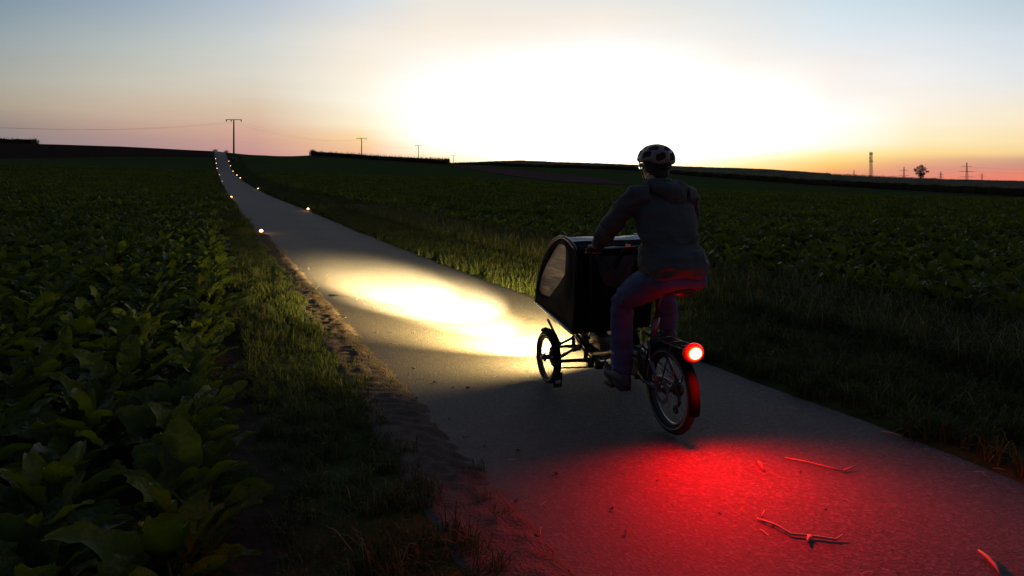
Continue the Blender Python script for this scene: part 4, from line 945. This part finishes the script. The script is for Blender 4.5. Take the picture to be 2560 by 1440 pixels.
for s in (1, -1):
    m = MB(); P = []
    for lay, off in ((0, 0), (1, -.006)):
        for k, f_ in ((0, 0), (1, .33), (2, .66), (3, 1)):
            for i in range(NR):
                o_, w_ = outer[i], inner[i]; x_, z_ = o_[0]+(w_[0]-o_[0])*f_, o_[1]+(w_[1]-o_[1])*f_
                bulge = .012*math.sin(math.pi*min(1, f_*1.0))+.006*noise.noise((x_*9, z_*9, s))
                P.append((x_, s*(Wb+bulge+off), z_))
    Fc = []
    for lay in range(2):
        for k in range(3):
            for i in range(NR): j = (i+1) % NR; q = lay*4*NR; Fc.append((q+k*NR+i, q+k*NR+j, q+(k+1)*NR+j, q+(k+1)*NR+i))
    for k in (0, 3):
        for i in range(NR): j = (i+1) % NR; Fc.append((k*NR+i, k*NR+j, 4*NR+k*NR+j, 4*NR+k*NR+i))
    pn = m.add(P, Fc).build('side_panel', M_fabric, trike, True)
    P = [(p[0], s*(Wb-.004), p[1]) for p in inner]; P2 = [(WC[0]+(p[0]-WC[0])*f_, s*(Wb-.004+.008*(1-f_)+.004*noise.noise((p[0]*8*f_, p[1]*8, 2))), WC[1]+(p[1]-WC[1])*f_) for f_ in (.66,.33) for p in inner]
    V = P+P2+[(WC[0], s*(Wb+.006), WC[1])]; Fc = [(k*NR+i, k*NR+(i+1) % NR, (k+1)*NR+(i+1) % NR, (k+1)*NR+i) for k in range(2) for i in range(NR)] + [(2*NR+i, 2*NR+(i+1) % NR, 3*NR) for i in range(NR)]
    MB().add(V, Fc).build('window', M_film, pn, True)
def skin(name, prof, material, w=Wb, wr=.004, n=14, parent=trike):
    d = []
    for i in range(len(prof)-1):
        for k in range(4): u = k/4; d.append((prof[i][0]*(1-u)+prof[i+1][0]*u, prof[i][1]*(1-u)+prof[i+1][1]*u))
    d.append(prof[-1]); P = []; th = .005
    for lay in (0, 1):
        for (x_, z_) in d:
            for k in range(n+1):
                y_ = -w+2*w*k/n; hh = wr*noise.noise((x_*14, y_*5, 7))*2 - .010*(1-(y_/w)**2)*(1 if wr > .004 else 0)
                P.append((x_, y_, z_+hh-lay*th))
    q = len(d)*(n+1); Fc = []
    for lay in (0, 1):
        for i in range(len(d)-1):
            for k in range(n): a_ = lay*q+i*(n+1)+k; Fc.append((a_, a_+1, a_+n+2, a_+n+1) if lay else (a_, a_+n+1, a_+n+2, a_+1))
    return MB().add(P, Fc).build(name, material, parent, True)
skin('rear_panel', PROF[0:5], M_fabric)
skin('roof_panel', PROF[4:6], M_fabric, wr=.003)
M_roof = mat('glossy_roof_film', (.20,.21,.25), rough=.42, var=.15, bump=.6, bscale=9, spec=.35)
skin('roof_film', PROF[5:9], M_roof, wr=.006)
skin('front_window', PROF[8:13], M_film, wr=.004)
skin('front_cover', PROF[12:15], M_fabric, wr=.004)
skin('floor_panel', [PROF[14], PROF[15], PROF[16], PROF[17], PROF[0]], M_fabric, wr=.003)
rl = MB(); rl.tube([(.690+.006*noise.noise((y_*20, 0, 0)), y_, 1.012+.008*noise.noise((y_*14, 3, 0))) for y_ in np.linspace(-.29, .29, 30)], [.022+.006*noise.noise((y_*17, 8, 0)) for y_ in np.linspace(-.29, .29, 30)], 10); rl.build('rolled_flap', M_fabric, trike, True)
for s in (1, -1):
    h_ = MB(); h_.tube([(p[0], s*(Wb+.004), p[1]) for p in PROF[1:15]], .0125, 8); h_.build('hoop', M_black, trike, True)
    h_ = MB(); h_.tube([(p[0], s*(Wb+.004), p[1]-.004) for p in [PROF[14], PROF[15], PROF[16], PROF[17], PROF[0]]], .011, 8); h_.build('lower_rail', M_alloy, trike, True)
pt = MB(); pt.box((.676,-.078,1.04), (.004,.038,.036), Matrix.Rotation(-.25, 3, 'Y') @ Matrix.Rotation(.25, 3, 'X')); pt.build('reflective_patch', mat('orange_patch', (.95,.42,.24), rough=.35), trike)
for s in (-1, 1):
    st_ = MB(); st_.tube([(.684,s*.20,1.02), (.683,s*.20,.90), (.700,s*.19,.72), (.745,s*.18,.50)], .010, 6, flat=.25); st_.build('strap', M_black, trike, True)
m = MB(); yy = np.linspace(0, 2*math.pi, 24, endpoint=False)
def rr_ring(x0, x1, hw, z):
    out = []
    for q in yy: cq, sq = math.cos(q), math.sin(q); out.append(((x0+x1)/2+(x1-x0)/2*math.copysign(abs(cq)**.4, cq), hw*math.copysign(abs(sq)**.4, sq), z))
    return out
m.loft([rr_ring(.86,1.36,.235,.425), rr_ring(.83,1.41,.262,.452), rr_ring(.80,1.445,.285,.50), rr_ring(.80,1.46,.29,.535)]); m.build('box_tray', M_tray, trike, True)
m = MB(); rings = []
for z_, x_ in ((.46,.82), (.60,.79), (.80,.75), (.98,.725)): rings.append([(x_+.05*math.cos(q), .24*math.sin(q), z_) for q in yy])
m.loft(rings); m.ell((1.0,0,.55), (.20,.24,.06), 18, 10); m.build('child_seat', mat('seat_cloth', (.03,.03,.035), rough=.9, var=.3), trike, True)

# ------------------------------------------------------------------ rider
def remesh(mb, voxel, it, name, material, disp=None, parent=None):
    """the overlapping lofts of mb grown together into one continuous skin"""
    ob = mb.build(name+'_raw', material); r_ = ob.modifiers.new('r', 'REMESH'); r_.mode = 'VOXEL'; r_.voxel_size = voxel
    s_ = ob.modifiers.new('s', 'SMOOTH'); s_.iterations = it; s_.factor = .5
    dg = bpy.context.evaluated_depsgraph_get(); me = bpy.data.meshes.new_from_object(ob.evaluated_get(dg)); raw = ob.data
    bpy.data.objects.remove(ob); bpy.data.meshes.remove(raw); me.name = name
    if disp:
        n = len(me.vertices); co_ = np.empty(n*3); me.vertices.foreach_get('co', co_); no_ = np.empty(n*3); me.vertices.foreach_get('normal', no_); co_ = co_.reshape(-1, 3); no_ = no_.reshape(-1, 3)
        d = np.array([disp(Vector(p)) for p in co_]); me.vertices.foreach_set('co', (co_+no_*d[:, None]).ravel())
    me.polygons.foreach_set('use_smooth', [True]*len(me.polygons)); me.materials.clear(); me.materials.append(material); me.update()
    return link(name, me, parent)
def ring(c, w, d, n=20, tilt=0.0, e=.85):
    out = []
    for q in np.linspace(0, 2*math.pi, n, endpoint=False):
        cx_, sy_ = math.cos(q), math.sin(q); a_ = math.copysign(abs(cx_)**e, cx_)*d
        out.append((c[0]+a_*math.cos(tilt), c[1]+math.copysign(abs(sy_)**e, sy_)*w, c[2]+a_*math.sin(tilt)))
    return out
M_skin = mat('skin', (.36,.20,.145), rough=.5, var=.15)
M_jacket = mat('jacket_cloth', (.046,.052,.046), rough=.85, var=.15, vscale=8, bump=.12, bscale=180)
M_jeans = mat('jeans_denim', (.040,.052,.125), rough=.85, var=.25, vscale=10, bump=.15, bscale=160)
M_shoe = mat('shoe', (.030,.034,.048), rough=.6)
LEGL = [(-.03,.095,.93), (.16,.12,.835), (.33,.14,.735), (.345,.14,.60), (.345,.14,.44), (.34,.14,.285)]
LEGR = [(-.03,-.095,.93), (.17,-.14,.93), (.36,-.185,.90), (.355,-.185,.78), (.34,-.185,.64), (.33,-.185,.535)]
ARML = [(.085,.175,1.405), (.14,.235,1.32), (.205,.295,1.215), (.30,.295,1.145), (.385,.287,1.085)]
ARMR = [(.085,-.175,1.405), (.14,-.215,1.32), (.205,-.255,1.215), (.30,-.275,1.145), (.385,-.287,1.085)]
b = MB()
b.loft([ring((-.04,0,.90), .13, .10), ring((-.02,0,1.0), .15, .11), ring((.02,0,1.14), .145, .10), ring((.06,0,1.28), .16, .105), ring((.10,0,1.38), .15, .08), ring((.125,0,1.435), .085, .062), ring((.14,0,1.47), .060, .058), ring((.155,0,1.54), .057, .058), ring((.16,0,1.57), .055, .057)])
b.ell((.165,0,1.605), (.097,.076,.098), 20, 14); b.ell((.195,0,1.548), (.068,.058,.066), 18, 12); b.ell((.225,0,1.515), (.030,.032,.026), 12, 8)
b.ell((.258,0,1.573), (.020,.013,.024), 10, 8); b.ell((.268,0,1.562), (.014,.014,.011), 10, 8); b.ell((.245,0,1.535), (.016,.026,.006), 10, 6); b.ell((.244,0,1.524), (.014,.022,.006), 10, 6)
b.ell((.238,.030,1.605), (.02,.026,.010), 10, 6); b.ell((.238,-.030,1.605), (.02,.026,.010), 10, 6)
for s in (-1, 1):
    b.ell((.238,s*.031,1.588), (.010,.013,.009), 10, 6)
    b.ell((.158,s*.080,1.575), (.018,.009,.031), 12, 8, Matrix.Rotation(s*.25, 3, 'Z'))
for A, s in ((ARML, 1), (ARMR, -1)):
    b.tube(A, [.045,.042,.036,.034,.027], 14)
    hy = s*.284; wr_ = Vector(A[-1])
    b.tube([wr_, (.408, hy, 1.078), (.432, hy, 1.079), (.447, hy, 1.076)], [.026,.032,.033,.026], 14, flat=.55)
    for k, (dy, ln_, rd) in enumerate(((-.033,.92,.0088), (-.011,1.05,.0094), (.011,1.0,.0090), (.032,.85,.0078))):
        yk = hy+s*dy
        b.tube([(.435, yk, 1.080), (.456, yk, 1.078), (.456+.012*ln_, yk, 1.062), (.456+.006*ln_, yk, 1.062-.025*ln_), (.437, yk, 1.058-.026*ln_), (.420, yk, 1.062-.024*ln_)], [rd*1.1, rd*1.1, rd, rd*.95, rd*.9, rd*.7], 10)
    b.tube([(.402, hy-s*.026, 1.078), (.420, hy-s*.046, 1.066), (.440, hy-s*.052, 1.048), (.452, hy-s*.048, 1.032)], [.014,.012,.0105,.008], 10)
for A in (LEGL, LEGR): b.tube(A, [.07,.07,.052,.046,.042,.034], 14)
for A in (LEGL, LEGR):
    e_ = Vector(A[-1]); b.tube([e_, e_+Vector((.01,0,-.05)), e_+Vector((.06,0,-.065)), e_+Vector((.17,0,-.07))], [.034,.036,.034,.02], 12)
person = remesh(b, .0055, 3, 'person', M_skin); person.location = TRI; person.rotation_euler = (0, 0, R(90)+HEAD)
tag(person, 'person in a dark hooded jacket, blue jeans and vented helmet riding the cargo trike', 'person')
# jacket with hood
j = MB()
j.loft([ring((-.045,0,.908), .176, .140, tilt=-.18), ring((-.045,0,.930), .190, .160, tilt=-.18), ring((-.040,0,.975), .202, .176, tilt=-.18), ring((-.026,0,1.04), .196, .164, tilt=-.10), ring((.015,0,1.12), .178, .132), ring((.045,0,1.24), .188, .132), ring((.075,0,1.33), .192, .122), ring((.10,0,1.395), .165, .100), ring((.12,0,1.435), .115, .082), ring((.135,0,1.465), .078, .074), ring((.145,0,1.485), .070, .070)])
for A, s in ((ARML, 1), (ARMR, -1)):
    j.tube([(.06,s*.11,1.405)]+A[:-1]+[Vector(A[-1])+Vector((-.012,0,.004))], [.072,.070,.063,.056,.050,.042], 18)
j.tube([(.17,-.06,1.475), (.115,-.075,1.492), (.075,-.04,1.495), (.068,0,1.495), (.075,.04,1.495), (.115,.075,1.492), (.17,.06,1.475)], .022, 10)
def jdisp(p):
    n1 = noise.noise((p.x*7, p.y*7+p.z*5, p.z*13)); n2 = noise.noise((p.x*18, p.y*14+p.z*9, p.z*26+4)); low = 1.0 if p.z < 1.18 or abs(p.y) > .2 else .55
    return (.015*(.8-abs(n1)*2.4) + .006*n2)*low
jacket = remesh(j, .009, 4, 'jacket', M_jacket, jdisp, person)
hd = MB()
for q, z_, r_ in ((-95,1.478,.030), (-68,1.470,.040), (-42,1.452,.050), (-16,1.436,.058), (12,1.430,.062), (40,1.440,.056), (68,1.462,.042), (95,1.478,.030)):
    a_ = R(180+q); hd.ell((.105+.085*math.cos(a_), -.012+.098*math.sin(a_), z_), (r_, r_*1.1, r_*.95), 16, 12)
hd.ell((.005,-.03,1.400), (.042,.085,.055), 16, 12, Matrix.Rotation(.2, 3, 'X'))
remesh(hd, .009, 3, 'hood', M_jacket, lambda p: .009*(.4-abs(noise.noise((p.x*9, p.y*12, p.z*20)))*1.6)+.003*noise.noise((p.x*40, p.y*30, p.z*40)), jacket)
p_ = MB()
p_.loft([ring((-.06,0,.872), .105, .085), ring((-.058,0,.888), .155, .128), ring((-.052,0,.92), .178, .142), ring((-.045,0,.955), .170, .132), ring((-.02,0,1.0), .155, .112)])
p_.ell((-.075,.082,.918), (.112,.100,.070), 18, 12); p_.ell((-.075,-.082,.918), (.112,.100,.070), 18, 12)
p_.tube(LEGL, [.100,.094,.076,.070,.067,.066], 18); p_.tube(LEGR, [.100,.092,.074,.068,.063,.060], 18)
def pdisp(p):
    n1 = noise.noise((p.x*10, p.y*8, p.z*17)); k = 1.3 if p.z < .45 or (.65 < p.z < .82) else .7
    return .009*k*(.6-abs(n1)*1.8)
jeans = remesh(p_, .009, 4, 'jeans', M_jeans, pdisp, person)
for A in (LEGL, LEGR):
    e_ = Vector(A[-1]); sgn = 1 if A is LEGL else -1; rs = []
    for xs_, hw, z0, z1 in ((-.075,.022,-.088,-.03), (-.06,.034,-.100,.02), (-.02,.038,-.104,.025), (.03,.040,-.102,.005), (.08,.045,-.098,-.025), (.14,.047,-.094,-.042), (.19,.040,-.086,-.050), (.215,.022,-.076,-.056)):
        up_ = .04 if sgn > 0 else .0
        rs.append([(e_.x+xs_, e_.y+hw*math.cos(q), e_.z+(z0+z1)/2+(z1-z0)/2*math.sin(q)+up_*(xs_+.05)*4) for q in np.linspace(0, 2*math.pi, 16, endpoint=False)])
    sh = MB().loft(rs).build('shoe', M_shoe, person, True)
    sl = MB(); sl.loft([[(x_, e_.y+w_*y_, z_-.003) for y_, z_ in ((-1, zz), (1, zz), (1, zz+.020), (-1, zz+.020))] for x_, w_, zz in [(e_.x+xs_, hw*1.02, e_.z+z0+(.04 if sgn > 0 else 0)*(xs_+.05)*4) for xs_, hw, z0 in ((-.078,.020,-.090), (-.055,.034,-.104), (.03,.040,-.106), (.10,.046,-.101), (.17,.043,-.094), (.218,.018,-.082))]])
    sl.build('sole', M_rubber, sh, True)
# hair, glasses
h_ = MB(); h_.ell((.150,0,1.598), (.098,.082,.090), 22, 14); h_.ell((.105,0,1.548), (.042,.055,.045), 16, 10)
remesh(h_, .007, 2, 'hair', mat('dark_hair', (.022,.015,.011), rough=.6, var=.4, vscale=60, bump=.6, bscale=220), lambda p: .003*noise.noise((p.x*60, p.y*60, p.z*30)), person)
M_gl = mat('glasses_frame', (.05,.04,.03), rough=.3)
g_ = MB()
for s in (-1, 1):
    g_.tube([(.155,s*.086,1.592), (.20,s*.084,1.592), (.262,s*.068,1.592)], .003, 6)
    g_.tube([(.268+.0*q, s*.036+.030*math.cos(q), 1.586+.021*math.sin(q)) for q in np.linspace(0, 2*math.pi, 18, endpoint=False)], .0025, 6, closed=True)
g_.tube([(.272,-.008,1.592), (.276,0,1.594), (.272,.008,1.592)], .0025, 6)
gl = g_.build('glasses', M_gl, person, True)
def glassmat():
    m = bpy.data.materials.new('spectacle_glass'); m.use_nodes = True; b_ = m.node_tree.nodes['Principled BSDF']; b_.inputs['Base Color'].default_value = (.95,.95,.95,1); b_.inputs['Roughness'].default_value = .03; b_.inputs['Transmission Weight'].default_value = 1; b_.inputs['IOR'].default_value = 1.1; return m
MG = glassmat()
for s in (-1, 1): l_ = MB(); l_.ell((.268,s*.036,1.586), (.0012,.030,.021), 18, 8); l_.build('lens', MG, gl, True)
# helmet
M_shell = mat('helmet_shell', (.165,.128,.105), rough=.5, var=.08, coat=.1)
HC = Vector((.162,0,1.628)); HA = (.140,.108,.096); NT, NP = 96, 34
def hpoint(th, ph, k=1.0, off=0.0):
    sp_, cp_ = math.sin(ph), math.cos(ph); x_ = HA[0]*sp_*math.cos(th); y_ = HA[1]*sp_*math.sin(th); z_ = HA[2]*cp_
    crown = .004*math.cos(th*6)*sp_**2
    return HC+Vector((x_*(1+off/HA[0])*k, y_*(1+off/HA[1])*k, z_*(1+off/HA[2])*k+crown*k))
def rimphi(th): return R(101 + 9*max(0, -math.cos(th)) - 7*abs(math.sin(th))**3 - 5*max(0, math.cos(th)))
VENTS = []
for i in range(8): VENTS.append((2*math.pi*(i+.5)/8, .73, .29, .130))
for i in range(6): VENTS.append((2*math.pi*(i+.22)/6, .42, .36, .105))
VENTS += [(0, .14, .5, .05), (math.pi, .16, .5, .05)]
def isvent(th, u):
    for t0, u0, dt, du in VENTS:
        d = (th-t0+math.pi) % (2*math.pi)-math.pi; uu = (u-u0)+.16*d*(1 if u0 > .3 else 0)
        if (abs(d)/dt)**3+(abs(uu)/du)**3 < 1: return True
    return False
m = MB(); P = [hpoint(2*math.pi*i/NT, rimphi(2*math.pi*i/NT)*(.02+.98*k/NP)) for k in range(NP+1) for i in range(NT)]; Fc = []
for k in range(NP):
    for i in range(NT):
        if not isvent(2*math.pi*(i+.5)/NT, (k+.5)/NP): Fc.append((k*NT+i, (k+1)*NT+i, (k+1)*NT+(i+1) % NT, k*NT+(i+1) % NT))
m.add(P, Fc); m.add(P[:NT], [tuple(range(NT))])
ob = m.build('helmet_raw', M_shell); bm_ = ob.modifiers.new('so', 'SOLIDIFY'); bm_.thickness = .013; bm_.offset = -1; s_ = ob.modifiers.new('sm', 'SMOOTH'); s_.iterations = 3; s_.factor = .5
dg = bpy.context.evaluated_depsgraph_get(); me = bpy.data.meshes.new_from_object(ob.evaluated_get(dg)); bpy.data.objects.remove(ob); me.name = 'helmet'; me.polygons.foreach_set('use_smooth', [True]*len(me.polygons))
helmet = link('helmet', me, person)
m = MB(); P = [hpoint(2*math.pi*i/40, R(99)*(.02+.98*k/16), .88) for k in range(17) for i in range(40)]
m.add(P, [(k*40+i, (k+1)*40+i, (k+1)*40+(i+1) % 40, k*40+(i+1) % 40) for k in range(16) for i in range(40)]); m.add(P[:40], [tuple(range(40))]); m.build('liner', mat('helmet_liner', (.030,.022,.018), rough=.9), helmet, True)
m = MB(); m.tube([(.062,-.04,1.585), (.050,0,1.575), (.062,.04,1.585)], .010, 8); m.tube([(.10,-.07,1.60), (.062,-.04,1.585)], .006, 6); m.tube([(.10,.07,1.60), (.062,.04,1.585)], .006, 6); m.build('retention_band', M_black, helmet, True)
m = MB()
for s in (-1, 1): m.tube([(.20,s*.094,1.615), (.19,s*.086,1.56), (.205,s*.055,1.505), (.215,0,1.488)], .0045, 5); m.tube([(.12,s*.090,1.605), (.165,s*.091,1.575), (.19,s*.086,1.556)], .004, 5)
m.build('chin_strap', M_black, helmet, True)
